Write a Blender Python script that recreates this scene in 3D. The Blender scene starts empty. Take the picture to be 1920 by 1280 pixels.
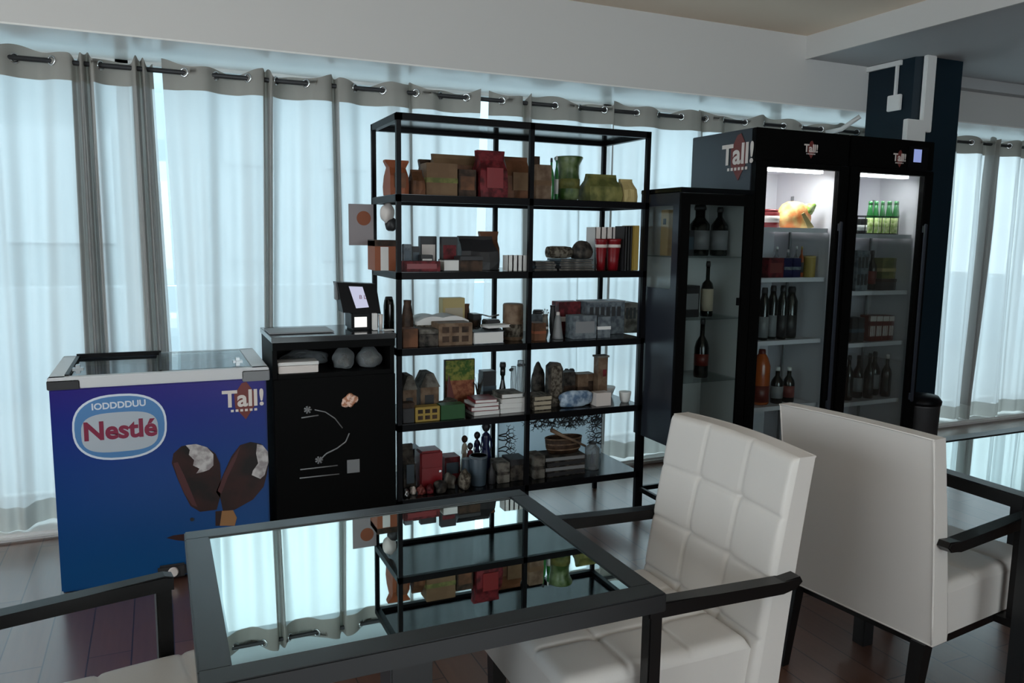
import bpy, bmesh, math, random
from mathutils import Vector, Matrix
random.seed(7)
scene = bpy.context.scene
COL = scene.collection
PI = math.pi

# ------------------------------------------------------------------ camera
EYE = Vector((0, 0, 1.5))
FWD = Vector((0.40476923, 0.90476515, -0.13252127))
RGT = Vector((0.9134929, -0.40661079, 0.01408484))
UPV = Vector((0.0411411, 0.12675835, 0.99108008))
FPX = 1486.763
cd = bpy.data.cameras.new('camera'); cam = bpy.data.objects.new('camera', cd); COL.objects.link(cam)
cd.sensor_width = 36; cd.lens = FPX / 1920 * 36; cd.clip_start = 0.05; cd.clip_end = 200
m = Matrix((RGT, UPV, -FWD)).transposed().to_4x4(); m.translation = EYE
cam.matrix_world = m
scene.camera = cam
def at(px, py, Y):
    """world point on the plane y = Y that the picture point looks at"""
    r = FWD + RGT * ((px - 960) / FPX) - UPV * ((py - 640) / FPX)
    return EYE + r * (Y / r.y)

# ------------------------------------------------------------------ world, lights, exposure
w = bpy.data.worlds.new('world'); scene.world = w; w.use_nodes = True
nt = w.node_tree; bgn = nt.nodes['Background']
bgn.inputs['Color'].default_value = (0.80, 0.93, 1.0, 1); bgn.inputs['Strength'].default_value = 4.6
def area(name, loc, rot, sx, sy, power, col=(1, 1, 1)):
    l = bpy.data.lights.new(name, 'AREA'); l.shape = 'RECTANGLE'; l.size = sx; l.size_y = sy; l.energy = power; l.color = col
    o = bpy.data.objects.new(name, l); COL.objects.link(o); o.location = loc; o.rotation_euler = rot; return o
# added soft fill lights at unseen window openings, behind the camera and at left
area('back_fill_light', (1.5, -3.2, 1.6), (math.radians(128), 0, 0), 3.4, 1.6, 26, (1.0, 0.97, 0.93))
area('side_fill_light', (-2.85, 0.6, 1.55), (math.radians(90), 0, math.radians(-90)), 3.0, 1.6, 24, (0.98, 0.98, 1.0))
vs = scene.view_settings
scene.display_settings.display_device = 'sRGB'
vs.view_transform = 'Standard'; vs.look = 'None'; vs.exposure = 0.0; vs.gamma = 1; vs.use_curve_mapping = False
scene.cycles.use_denoising = True
scene.cycles.max_bounces = 10; scene.cycles.transparent_max_bounces = 24; scene.cycles.transmission_bounces = 8
scene.cycles.diffuse_bounces = 5; scene.cycles.glossy_bounces = 5
scene.cycles.caustics_reflective = False; scene.cycles.caustics_refractive = False
scene.cycles.sample_clamp_indirect = 6

# ------------------------------------------------------------------ materials
def mat(name, col, rough=0.5, metal=0.0, spec=0.5, emit=None, es=0, coat=0, bump=None, alpha=None):
    m = bpy.data.materials.new(name); m.use_nodes = True
    b = m.node_tree.nodes['Principled BSDF']
    b.inputs['Base Color'].default_value = (*col, 1); b.inputs['Roughness'].default_value = rough
    b.inputs['Metallic'].default_value = metal; b.inputs['Specular IOR Level'].default_value = spec
    b.inputs['Coat Weight'].default_value = coat
    if emit: b.inputs['Emission Color'].default_value = (*emit, 1); b.inputs['Emission Strength'].default_value = es
    if bump:
        sc, st = bump; t = m.node_tree
        n = t.nodes.new('ShaderNodeTexNoise'); n.inputs['Scale'].default_value = sc; n.inputs['Detail'].default_value = 4
        g = t.nodes.new('ShaderNodeTexCoord'); t.links.new(g.outputs['Object'], n.inputs['Vector'])
        bp = t.nodes.new('ShaderNodeBump'); bp.inputs['Strength'].default_value = st; bp.inputs['Distance'].default_value = 0.01
        t.links.new(n.outputs['Fac'], bp.inputs['Height']); t.links.new(bp.outputs['Normal'], b.inputs['Normal'])
    return m
def mottled(name, c1, c2, scale=20, rough=0.6, detail=4, lo=0.4, hi=0.6, bump=0.2, spec=0.3):
    m = mat(name, c1, rough, spec=spec); t = m.node_tree; b = t.nodes['Principled BSDF']
    g = t.nodes.new('ShaderNodeTexCoord'); n = t.nodes.new('ShaderNodeTexNoise'); n.inputs['Scale'].default_value = scale
    n.inputs['Detail'].default_value = detail; r = t.nodes.new('ShaderNodeValToRGB')
    r.color_ramp.elements[0].position = lo; r.color_ramp.elements[0].color = (*c1, 1)
    r.color_ramp.elements[1].position = hi; r.color_ramp.elements[1].color = (*c2, 1)
    t.links.new(g.outputs['Object'], n.inputs['Vector']); t.links.new(n.outputs['Fac'], r.inputs['Fac']); t.links.new(r.outputs['Color'], b.inputs['Base Color'])
    if bump:
        bp = t.nodes.new('ShaderNodeBump'); bp.inputs['Strength'].default_value = bump; bp.inputs['Distance'].default_value = 0.01
        t.links.new(n.outputs['Fac'], bp.inputs['Height']); t.links.new(bp.outputs['Normal'], b.inputs['Normal'])
    return m
def glass_mat(name, tint=(0.9, 0.95, 0.95), gloss=0.12, rough=0.02):
    m = bpy.data.materials.new(name); m.use_nodes = True; t = m.node_tree; t.nodes.clear()
    o = t.nodes.new('ShaderNodeOutputMaterial'); tr = t.nodes.new('ShaderNodeBsdfTransparent'); tr.inputs[0].default_value = (*tint, 1)
    gl = t.nodes.new('ShaderNodeBsdfGlossy'); gl.inputs['Roughness'].default_value = rough
    lw = t.nodes.new('ShaderNodeLayerWeight'); lw.inputs[0].default_value = 0.25
    mp = t.nodes.new('ShaderNodeMapRange'); mp.inputs['To Min'].default_value = gloss * 0.4; mp.inputs['To Max'].default_value = min(1, gloss * 5)
    mx = t.nodes.new('ShaderNodeMixShader')
    t.links.new(lw.outputs['Fresnel'], mp.inputs['Value']); t.links.new(mp.outputs[0], mx.inputs[0]); t.links.new(tr.outputs[0], mx.inputs[1]); t.links.new(gl.outputs[0], mx.inputs[2]); t.links.new(mx.outputs[0], o.inputs[0])
    return m
def cloth_mat(name, dcol, tcol, clear):
    """thin cloth: part see-through, part glowing through, part reflecting"""
    m = bpy.data.materials.new(name); m.use_nodes = True; t = m.node_tree; t.nodes.clear()
    o = t.nodes.new('ShaderNodeOutputMaterial'); d = t.nodes.new('ShaderNodeBsdfDiffuse'); d.inputs[0].default_value = (*dcol, 1)
    tl = t.nodes.new('ShaderNodeBsdfTranslucent'); tl.inputs[0].default_value = (*tcol, 1)
    tr = t.nodes.new('ShaderNodeBsdfTransparent'); ad = t.nodes.new('ShaderNodeAddShader'); mx = t.nodes.new('ShaderNodeMixShader')
    lw = t.nodes.new('ShaderNodeLayerWeight'); lw.inputs[0].default_value = 0.5; pw = t.nodes.new('ShaderNodeMath'); pw.operation = 'POWER'; pw.inputs[1].default_value = 1.6
    mr = t.nodes.new('ShaderNodeMapRange'); mr.inputs['To Min'].default_value = clear; mr.inputs['To Max'].default_value = clear * .05
    mc = t.nodes.new('ShaderNodeMixRGB'); mc.inputs[1].default_value = (*tcol, 1); mc.inputs[2].default_value = (tcol[0] * .5, tcol[1] * .48, tcol[2] * .46, 1)
    t.links.new(lw.outputs['Facing'], pw.inputs[0]); t.links.new(pw.outputs[0], mr.inputs['Value']); t.links.new(pw.outputs[0], mc.inputs[0])
    t.links.new(mr.outputs[0], mx.inputs[0]); t.links.new(mc.outputs[0], tl.inputs[0])   # slanting weave lets less through
    t.links.new(d.outputs[0], ad.inputs[0]); t.links.new(tl.outputs[0], ad.inputs[1])
    t.links.new(ad.outputs[0], mx.inputs[1]); t.links.new(tr.outputs[0], mx.inputs[2]); t.links.new(mx.outputs[0], o.inputs[0])
    return m
M = dict(
    wall=mat('painted_wall', (0.66, 0.655, 0.64), 0.85, spec=0.2), ceil=mat('ceiling_paint', (0.88, 0.74, 0.60), 0.9, spec=0.1),
    glosswhite=mat('glossy_white_board', (0.84, 0.84, 0.82), 0.28, spec=0.6), dark=mat('far_wall_wood', (0.10, 0.085, 0.075), 0.7, spec=0.2), soffit=mat('soffit_paint', (0.50, 0.51, 0.52), 0.7, spec=0.3), white=mat('white_paint', (0.8, 0.8, 0.78), 0.45),
    black=mat('black_powder_coat', (0.003, 0.003, 0.004), 0.4, spec=0.12), gloss=mat('black_gloss_board', (0.004, 0.005, 0.006), 0.16, spec=0.6),
    blackwood=mat('black_stained_wood', (0.005, 0.0045, 0.0045), 0.3, spec=0.28), blacksatin=mat('black_laminate', (0.002, 0.002, 0.002), 0.5, spec=0.06),
    navy=mat('fridge_side_steel', (0.022, 0.026, 0.036), 0.3, spec=0.5), teal=mat('teal_column_paint', (0.003, 0.014, 0.024), 0.5, spec=0.3),
    chrome=mat('chrome', (0.8, 0.82, 0.83), 0.18, 1.0), steel=mat('brushed_steel', (0.45, 0.47, 0.48), 0.35, 1.0), grey=mat('grey_plastic', (0.28, 0.29, 0.30), 0.5),
    alu=mat('pale_lid_frame', (0.60, 0.61, 0.62), 0.4), leather=mat('white_leatherette', (0.60, 0.575, 0.545), 0.42, spec=0.4, bump=(220, 0.04)),
    inner=mat('fridge_liner', (0.62, 0.61, 0.64), 0.5), lamp=mat('fridge_lamp', (1, 1, 1), 0.5, emit=(1, 0.97, 0.98), es=9.0),
    glass=glass_mat('clear_glass'), lid=glass_mat('lid_glass', (0.75, 0.82, 0.84), 0.16), shade=glass_mat('dark_tinted_glass', (0.82, 0.85, 0.85), 0.05),
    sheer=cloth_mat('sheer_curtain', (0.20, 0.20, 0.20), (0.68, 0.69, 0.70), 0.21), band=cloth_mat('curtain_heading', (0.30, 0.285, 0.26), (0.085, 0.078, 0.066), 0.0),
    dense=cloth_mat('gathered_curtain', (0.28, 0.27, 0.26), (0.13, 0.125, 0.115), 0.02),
    hem=cloth_mat('curtain_hem', (0.30, 0.30, 0.29), (0.26, 0.26, 0.245), 0.02),
    paper=mat('white_paper', (0.7, 0.7, 0.68), 0.7), cream=mat('cream_card', (0.62, 0.54, 0.40), 0.7), kraft=mottled('kraft_paper', (0.26, 0.15, 0.075), (0.34, 0.21, 0.11), 9),
    kraft2=mottled('rust_paper', (0.17, 0.075, 0.035), (0.32, 0.13, 0.06), 12), orange=mat('rust_orange_card', (0.48, 0.13, 0.045), 0.6),
    red=mat('red_gloss', (0.36, 0.012, 0.02), 0.35), maroon=mottled('maroon_print', (0.10, 0.008, 0.012), (0.30, 0.03, 0.04), 30), green=mat('green_cover', (0.02, 0.13, 0.03), 0.5),
    olive=mottled('olive_wrap', (0.17, 0.19, 0.05), (0.40, 0.38, 0.12), 14), leaf=mottled('leaf_green_glaze', (0.05, 0.12, 0.02), (0.36, 0.46, 0.22), 11, 0.35), yellow=mat('mustard_card', (0.62, 0.42, 0.08), 0.6),
    paley=mat('pale_yellow_card', (0.66, 0.52, 0.22), 0.6), brown=mottled('dark_brown_wood', (0.035, 0.018, 0.010), (0.11, 0.06, 0.035), 25), tan=mottled('tan_wood', (0.22, 0.13, 0.075), (0.38, 0.26, 0.17), 18),
    stone=mottled('grey_stone', (0.10, 0.09, 0.075), (0.32, 0.30, 0.26), 22, 0.8), darkstone=mottled('dark_stone', (0.012, 0.011, 0.010), (0.14, 0.12, 0.10), 26, 0.7), camo=mottled('mottled_fabric', (0.06, 0.045, 0.03), (0.33, 0.29, 0.23), 55, 0.8),
    char=mat('charcoal', (0.02, 0.02, 0.022), 0.5), slate=mat('slate_blue', (0.085, 0.13, 0.17), 0.45), dblue=mat('deep_blue_glaze', (0.012, 0.018, 0.10), 0.3), bluegrey=mottled('blue_grey_card', (0.13, 0.16, 0.19), (0.30, 0.35, 0.38), 30),
    skin=mat('figurine_cream', (0.72, 0.66, 0.52), 0.5), amber=mat('amber_drink', (0.36, 0.07, 0.012), 0.25), rust=mat('dark_red', (0.12, 0.014, 0.008), 0.4), bottle=mat('dark_bottle_glass', (0.006, 0.008, 0.007), 0.12),
    gbottle=mat('green_bottle_glass', (0.03, 0.20, 0.05), 0.12), lime=mottled('lime_label', (0.22, 0.38, 0.05), (0.60, 0.66, 0.35), 50), fruit=mottled('orange_wrap', (0.80, 0.26, 0.08), (0.85, 0.62, 0.25), 16, 0.5),
    pink=mottled('pink_print', (0.62, 0.38, 0.34), (0.30, 0.05, 0.05), 40, lo=0.5, hi=0.62, bump=0), redprint=mat('dull_red_print', (0.30, 0.055, 0.045), 0.5), pale=mat('pale_print', (0.66, 0.60, 0.56), 0.5),
    screen=mat('lilac_screen', (0.05, 0.05, 0.06), 0.3, emit=(0.66, 0.68, 0.90), es=0.75), wscreen=mat('white_screen', (0.05, 0.05, 0.05), 0.3, emit=(1, 1, 0.96), es=0.95), bscreen=mat('blue_display', (0.05, 0.05, 0.06), 0.3, emit=(0.33, 0.42, 0.85), es=0.7),
    film=cloth_mat('clear_plastic_film', (0.22, 0.24, 0.25), (0.10, 0.10, 0.10), 0.55), dlid=mat('dark_print', (0.02, 0.02, 0.04), 0.5),
    choc=mottled('chocolate_print', (0.008, 0.004, 0.003), (0.03, 0.008, 0.006), 8, 0.35, bump=0), chocr=mat('chocolate_edge_print', (0.06, 0.010, 0.010), 0.4), icewhite=mottled('ice_cream_print', (0.55, 0.53, 0.52), (0.30, 0.27, 0.27), 30, bump=0),
    logoblue=mat('logo_blue', (0.07, 0.20, 0.42), 0.4), logogrey=mat('logo_grey', (0.40, 0.45, 0.50), 0.4), logored=mat('logo_red', (0.20, 0.012, 0.045), 0.4), logowhite=mat('logo_white', (0.62, 0.68, 0.76), 0.4),
    copper=mottled('copper_foil', (0.42, 0.18, 0.10), (0.75, 0.52, 0.42), 60, 0.4, lo=0.45, hi=0.55, bump=0), stick=mat('wood_stick_print', (0.30, 0.15, 0.06), 0.5), gold=mat('gold_card', (0.36, 0.26, 0.13), 0.5),
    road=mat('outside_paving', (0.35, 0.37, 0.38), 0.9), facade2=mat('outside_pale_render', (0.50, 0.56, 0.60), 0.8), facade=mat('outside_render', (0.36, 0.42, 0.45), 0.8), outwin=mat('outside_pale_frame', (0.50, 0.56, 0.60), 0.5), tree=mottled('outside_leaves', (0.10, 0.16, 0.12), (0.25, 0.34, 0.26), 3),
)
def deepen(names, k):
    for nm in names.split():
        for n in M[nm].node_tree.nodes:
            if n.type == 'BSDF_PRINCIPLED': c = n.inputs['Base Color'].default_value; n.inputs['Base Color'].default_value = (c[0] * k, c[1] * k, c[2] * k, 1)
            if n.type == 'VALTORGB':
                for e in n.color_ramp.elements: c = e.color; e.color = (c[0] * k, c[1] * k, c[2] * k, 1)
deepen('kraft kraft2 orange red maroon green olive leaf yellow brown tan stone camo slate dblue bluegrey redprint darkstone', .5)
deepen('paley cream grey', .7)
M['tablewood'] = mat('table_black_lacquer', (0.008, 0.009, 0.010), 0.3, spec=0.55)
M['cabliner'] = mat('cabinet_liner', (0.48, 0.50, 0.49), 0.6)
M['panel'] = cloth_mat('translucent_panel', (0.20, 0.25, 0.28), (0.42, 0.47, 0.50), 0.25)
# table glass: dark painted glass, strongly mirroring
m = bpy.data.materials.new('mirror_black_glass'); m.use_nodes = True; b = m.node_tree.nodes['Principled BSDF']
b.inputs['Base Color'].default_value = (0.70, 0.81, 0.795, 1); b.inputs['Metallic'].default_value = 1.0; b.inputs['Roughness'].default_value = 0.012
M['tableglass'] = m
# freezer skin: printed film, purple-navy at the top turning azure lower down
m = mat('blue_freezer_print', (0, 0, 0), 0.35, spec=0.4); t = m.node_tree
g = t.nodes.new('ShaderNodeTexCoord'); s = t.nodes.new('ShaderNodeSeparateXYZ'); mp = t.nodes.new('ShaderNodeMapRange'); mp.inputs['From Min'].default_value = 0.1; mp.inputs['From Max'].default_value = 0.86
r = t.nodes.new('ShaderNodeValToRGB'); e = r.color_ramp.elements
e[0].position = 0; e[0].color = (0.0, 0.060, 0.20, 1); e[1].position = 1; e[1].color = (0.014, 0.005, 0.17, 1); k = e.new(0.55); k.color = (0.0, 0.036, 0.19, 1); k = e.new(0.85); k.color = (0.003, 0.013, 0.18, 1)
t.links.new(g.outputs['Object'], s.inputs[0]); t.links.new(s.outputs['Z'], mp.inputs['Value']); t.links.new(mp.outputs[0], r.inputs[0]); t.links.new(r.outputs[0], t.nodes['Principled BSDF'].inputs['Base Color'])
M['blue'] = m
# wooden floor boards running along y
m = mat('floor_boards', (0.1, 0.05, 0.03), 0.32, spec=0.8, coat=1.0); t = m.node_tree; b = t.nodes['Principled BSDF']; b.inputs['Coat Roughness'].default_value = 0.22; b.inputs['Coat IOR'].default_value = 1.65
g = t.nodes.new('ShaderNodeTexCoord'); mpn = t.nodes.new('ShaderNodeMapping'); mpn.inputs['Rotation'].default_value = (0, 0, PI / 2)
br = t.nodes.new('ShaderNodeTexBrick'); br.inputs['Scale'].default_value = 1.0; br.inputs['Brick Width'].default_value = 1.2; br.inputs['Row Height'].default_value = 0.14
br.inputs['Mortar Size'].default_value = 0.0025; br.inputs['Color1'].default_value = (0.17, 0.083, 0.055, 1); br.inputs['Color2'].default_value = (0.125, 0.058, 0.040, 1); br.inputs['Mortar'].default_value = (0.02, 0.01, 0.008, 1)
nz = t.nodes.new('ShaderNodeTexNoise'); nz.inputs['Scale'].default_value = 6; mp2 = t.nodes.new('ShaderNodeMapping'); mp2.inputs['Scale'].default_value = (8, 0.6, 1)
mx = t.nodes.new('ShaderNodeMixRGB'); mx.blend_type = 'MULTIPLY'; mx.inputs[0].default_value = 0.35
t.links.new(g.outputs['Object'], mpn.inputs[0]); t.links.new(mpn.outputs[0], br.inputs['Vector']); t.links.new(g.outputs['Object'], mp2.inputs[0]); t.links.new(mp2.outputs[0], nz.inputs['Vector'])
t.links.new(br.outputs['Color'], mx.inputs[1]); t.links.new(nz.outputs['Fac'], mx.inputs[2]); t.links.new(mx.outputs[0], b.inputs['Base Color'])
M['floor'] = m

# ------------------------------------------------------------------ mesh helpers
class MB:
    def __init__(s): s.bm = bmesh.new(); s.smooth = False
    def add(s, verts, faces, mi=0):
        vs_ = [s.bm.verts.new(v) for v in verts]; out = []
        for f in faces:
            try:
                q = s.bm.faces.new([vs_[i] for i in f]); q.material_index = mi; out.append(q)
            except ValueError: pass
        return vs_
    def box(s, x0, x1, y0, y1, z0, z1, bev=0.0, mi=0, rot=0):
        b = bmesh.new(); bmesh.ops.create_cube(b, size=1)
        for v in b.verts: v.co = Vector(((v.co.x) * (x1 - x0), (v.co.y) * (y1 - y0), (v.co.z) * (z1 - z0)))
        if bev > 0:
            bev = min(bev, 0.45 * min(x1 - x0, y1 - y0, z1 - z0)); bmesh.ops.bevel(b, geom=b.edges[:], offset=bev, segments=2, affect='EDGES')
        R = Matrix.Rotation(rot, 4, 'Z'); c = Vector(((x0 + x1) / 2, (y0 + y1) / 2, (z0 + z1) / 2))
        s.merge(b, Matrix.Translation(c) @ R, mi); return s
    def merge(s, b, mtx, mi=0):
        b.verts.index_update(); mp = [s.bm.verts.new(mtx @ v.co) for v in b.verts]
        for f in b.faces:
            q = s.bm.faces.new([mp[v.index] for v in f.verts]); q.material_index = mi
        b.free()
    def lathe(s, prof, cx=0, cy=0, z0=0, n=20, mi=0, sx=1, sy=1):
        rings = []
        for r, z in prof:
            rings.append([s.bm.verts.new((cx + sx * r * math.cos(2 * PI * i / n), cy + sy * r * math.sin(2 * PI * i / n), z0 + z)) for i in range(n)])
        for a, b in zip(rings, rings[1:]):
            for i in range(n):
                q = s.bm.faces.new((a[i], a[(i + 1) % n], b[(i + 1) % n], b[i])); q.material_index = mi; q.smooth = True
        q = s.bm.faces.new(rings[0][::-1]); q.material_index = mi; q = s.bm.faces.new(rings[-1]); q.material_index = mi
        return s
    def tube(s, pts, r, n=8, mi=0):
        pts = [Vector(p) for p in pts]; rings = []
        rr = r if isinstance(r, (list, tuple)) else [r] * len(pts)
        for i, p in enumerate(pts):
            d = (pts[min(i + 1, len(pts) - 1)] - pts[max(i - 1, 0)]).normalized()
            a = d.cross(Vector((0, 0, 1))) if abs(d.z) < 0.95 else d.cross(Vector((1, 0, 0))); a.normalize(); c = d.cross(a)
            rings.append([s.bm.verts.new(p + (a * math.cos(2 * PI * k / n) + c * math.sin(2 * PI * k / n)) * rr[i]) for k in range(n)])
        for a, b in zip(rings, rings[1:]):
            for i in range(n):
                q = s.bm.faces.new((a[i], a[(i + 1) % n], b[(i + 1) % n], b[i])); q.material_index = mi; q.smooth = True
        s.bm.faces.new(rings[0][::-1]).material_index = mi; s.bm.faces.new(rings[-1]).material_index = mi
        return s
    def prism(s, pts, y0, y1, mi=0, axis='y'):
        """outline pts in (x, z) given a thickness along y"""
        f = (lambda a, b, c: (a, c, b)) if axis == 'y' else (lambda a, b, c: (c, a, b))
        n = len(pts); A = [s.bm.verts.new(f(x, z, y0)) for x, z in pts]; B = [s.bm.verts.new(f(x, z, y1)) for x, z in pts]
        s.bm.faces.new(A).material_index = mi; s.bm.faces.new(B[::-1]).material_index = mi
        for i in range(n): s.bm.faces.new((A[(i + 1) % n], A[i], B[i], B[(i + 1) % n])).material_index = mi
        return s
    def blob(s, c, rx, ry, rz, seed=0, amp=0.15, sub=3, mi=0, flat=True):
        b = bmesh.new(); bmesh.ops.create_icosphere(b, subdivisions=sub, radius=1); rnd = random.Random(seed)
        ph = [(rnd.uniform(2, 5), rnd.uniform(0, 6), rnd.uniform(2, 5), rnd.uniform(0, 6)) for _ in range(3)]
        for v in b.verts:
            k = 1 + amp * sum(math.sin(p[0] * v.co.x + p[1]) * math.sin(p[2] * (v.co.y + v.co.z) + p[3]) for p in ph)
            v.co *= k
            v.co = Vector((v.co.x * rx, v.co.y * ry, v.co.z * rz))
            if flat: v.co.z = max(v.co.z, -rz * 0.6)
        s.merge(b, Matrix.Translation(c), mi)
        for f in s.bm.faces: f.smooth = True
        return s
    def build(s, name, mats, parent=None, smooth=None):
        bmesh.ops.recalc_face_normals(s.bm, faces=s.bm.faces[:])
        me = bpy.data.meshes.new(name); s.bm.to_mesh(me); s.bm.free()
        for q in (mats if isinstance(mats, (list, tuple)) else [mats]): me.materials.append(M[q] if isinstance(q, str) else q)
        if smooth: 
            for p in me.polygons: p.use_smooth = True
        o = bpy.data.objects.new(name, me); COL.objects.link(o)
        if parent is not None: o.parent = parent
        return o
def tag(o, label=None, cat=None, group=None, kind=None):
    if label: o['label'] = label
    if cat: o['category'] = cat
    if group: o['group'] = group
    if kind: o['kind'] = kind
    return o
def empty(name, loc=(0, 0, 0), rz=0, label=None, cat=None, group=None):
    o = bpy.data.objects.new(name, None); COL.objects.link(o); o.location = loc; o.rotation_euler = (0, 0, rz); o.empty_display_size = 0.05
    return tag(o, label, cat, group)
def struct(name, mb, m): return tag(mb.build(name, m), kind='structure')
def text(s, size, m, parent, loc, rot=(PI / 2, 0, 0), name='lettering', fat=0.0, sx=1.0, ext=0.0006):
    c = bpy.data.curves.new(name, 'FONT'); c.body = s; c.size = size; c.align_x = 'CENTER'; c.align_y = 'CENTER'; c.extrude = ext; c.offset = fat; c.resolution_u = 4
    c.materials.append(M[m]); tmp = bpy.data.objects.new(name + '_source', c); me = bpy.data.meshes.new_from_object(tmp); bpy.data.objects.remove(tmp); o = bpy.data.objects.new(name, me); COL.objects.link(o); o.parent = parent; o.location = loc; o.rotation_euler = rot; o.scale = (sx, 1, 1); return o
def bx(*a, **k): return MB().box(*a, **k)

# ------------------------------------------------------------------ room shell
YW = 4.66           # window line
XL, XR, YB, ZC = -3.0, 8.5, -3.4, 2.80
struct('floor', bx(XL - .1, XR + .1, YB - .1, YW + .1, -0.1, 0), 'floor')
struct('ceiling', bx(XL - .1, XR + .1, YB - .1, 4.1, ZC, ZC + .1), 'ceil')
struct('trim_1', bx(XL, XR, 4.1, YW + .08, 2.37, ZC + .1), 'wall')                   # long bulkhead above the curtains
struct('trim_4', bx(XL, XR, 4.10, YW + .08, 2.362, 2.37), 'glosswhite')     # glossy white board, added to brighten the bulkhead's underside
struct('trim_2', MB().box(3.90, XR, YB, 4.1, 2.66, ZC), ['soffit'])                    # lowered ceiling on the right
struct('trim_3', bx(3.885, 3.90, YB, 4.1, 2.655, ZC), 'wall')                       # its pale upright edge
struct('trim_5', bx(4.95, XR, 4.02, 4.1, 2.585, 2.66), 'soffit')
b = MB().box(XL - .1, XL, YB, -1.2, 0, ZC).box(XL - .1, XL, 2.4, YW, 0, ZC).box(XL - .1, XL, -1.2, 2.4, 0, .7).box(XL - .1, XL, -1.2, 2.4, 2.4, ZC)
struct('wall_left', b, 'wall')
struct('wall_right', bx(XR, XR + .1, YB, YW, 0, ZC), 'dark')
b = MB().box(XL, -0.4, YB - .1, YB, 0, ZC).box(3.4, XR, YB - .1, YB, 0, ZC).box(-.4, 3.4, YB - .1, YB, 0, .7).box(-.4, 3.4, YB - .1, YB, 2.5, ZC)
struct('wall_back', b, 'dark')
b = MB()
for i in range(9):
    x = XL + i * (XR - XL) / 8
    b.box(x - .03, x + .03, YW, YW + .06, 0.06, 2.37)
b.box(XL, XR, YW, YW + .06, 0.06, .12).box(XL, XR, YW, YW + .06, 2.345, 2.362)
fr = struct('window_1', b, 'white')
p = bx(XL, XR, YW + .025, YW + .035, .12, 2.345).build('pane', 'glass', fr)
b = MB().box(XL, XR, 4.31, YW + .08, 0, .038, bev=.014)
struct('baseboard_window', b, 'white')
# outside
tag(bx(-30, 40, 4.8, 60, -.25, -.12).build('ground', 'road'), kind='structure')

def building(name, x0, x1, y, h, label, mt, rows, cols, seed):
    e = empty(name, ((x0 + x1) / 2, y, -.12), 0, label, 'building')
    W = (x1 - x0) / 2
    bx(-W, W, 0, 5, 0, h).build('wall', mt, e)
    bx(-W - .2, W + .2, -.3, 5.2, h, h + .25).build('roof', 'outwin', e)
    for r in range(rows):
        for c in range(cols):
            x = -W + (c + .5) * 2 * W / cols; z = (r + .45) * h / rows
            bx(x - .55, x + .55, -.05, 0, z, z + h / rows * .4).build('window', 'outwin', e)
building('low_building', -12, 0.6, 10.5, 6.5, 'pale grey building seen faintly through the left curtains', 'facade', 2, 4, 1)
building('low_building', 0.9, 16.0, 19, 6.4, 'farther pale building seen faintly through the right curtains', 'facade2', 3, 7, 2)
tag(bx(-9, 25, 8.6, 8.8, -.12, 0.95).build('garden_wall', 'outwin'), 'low pale wall outside, a faint band through the curtains', 'wall')
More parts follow.
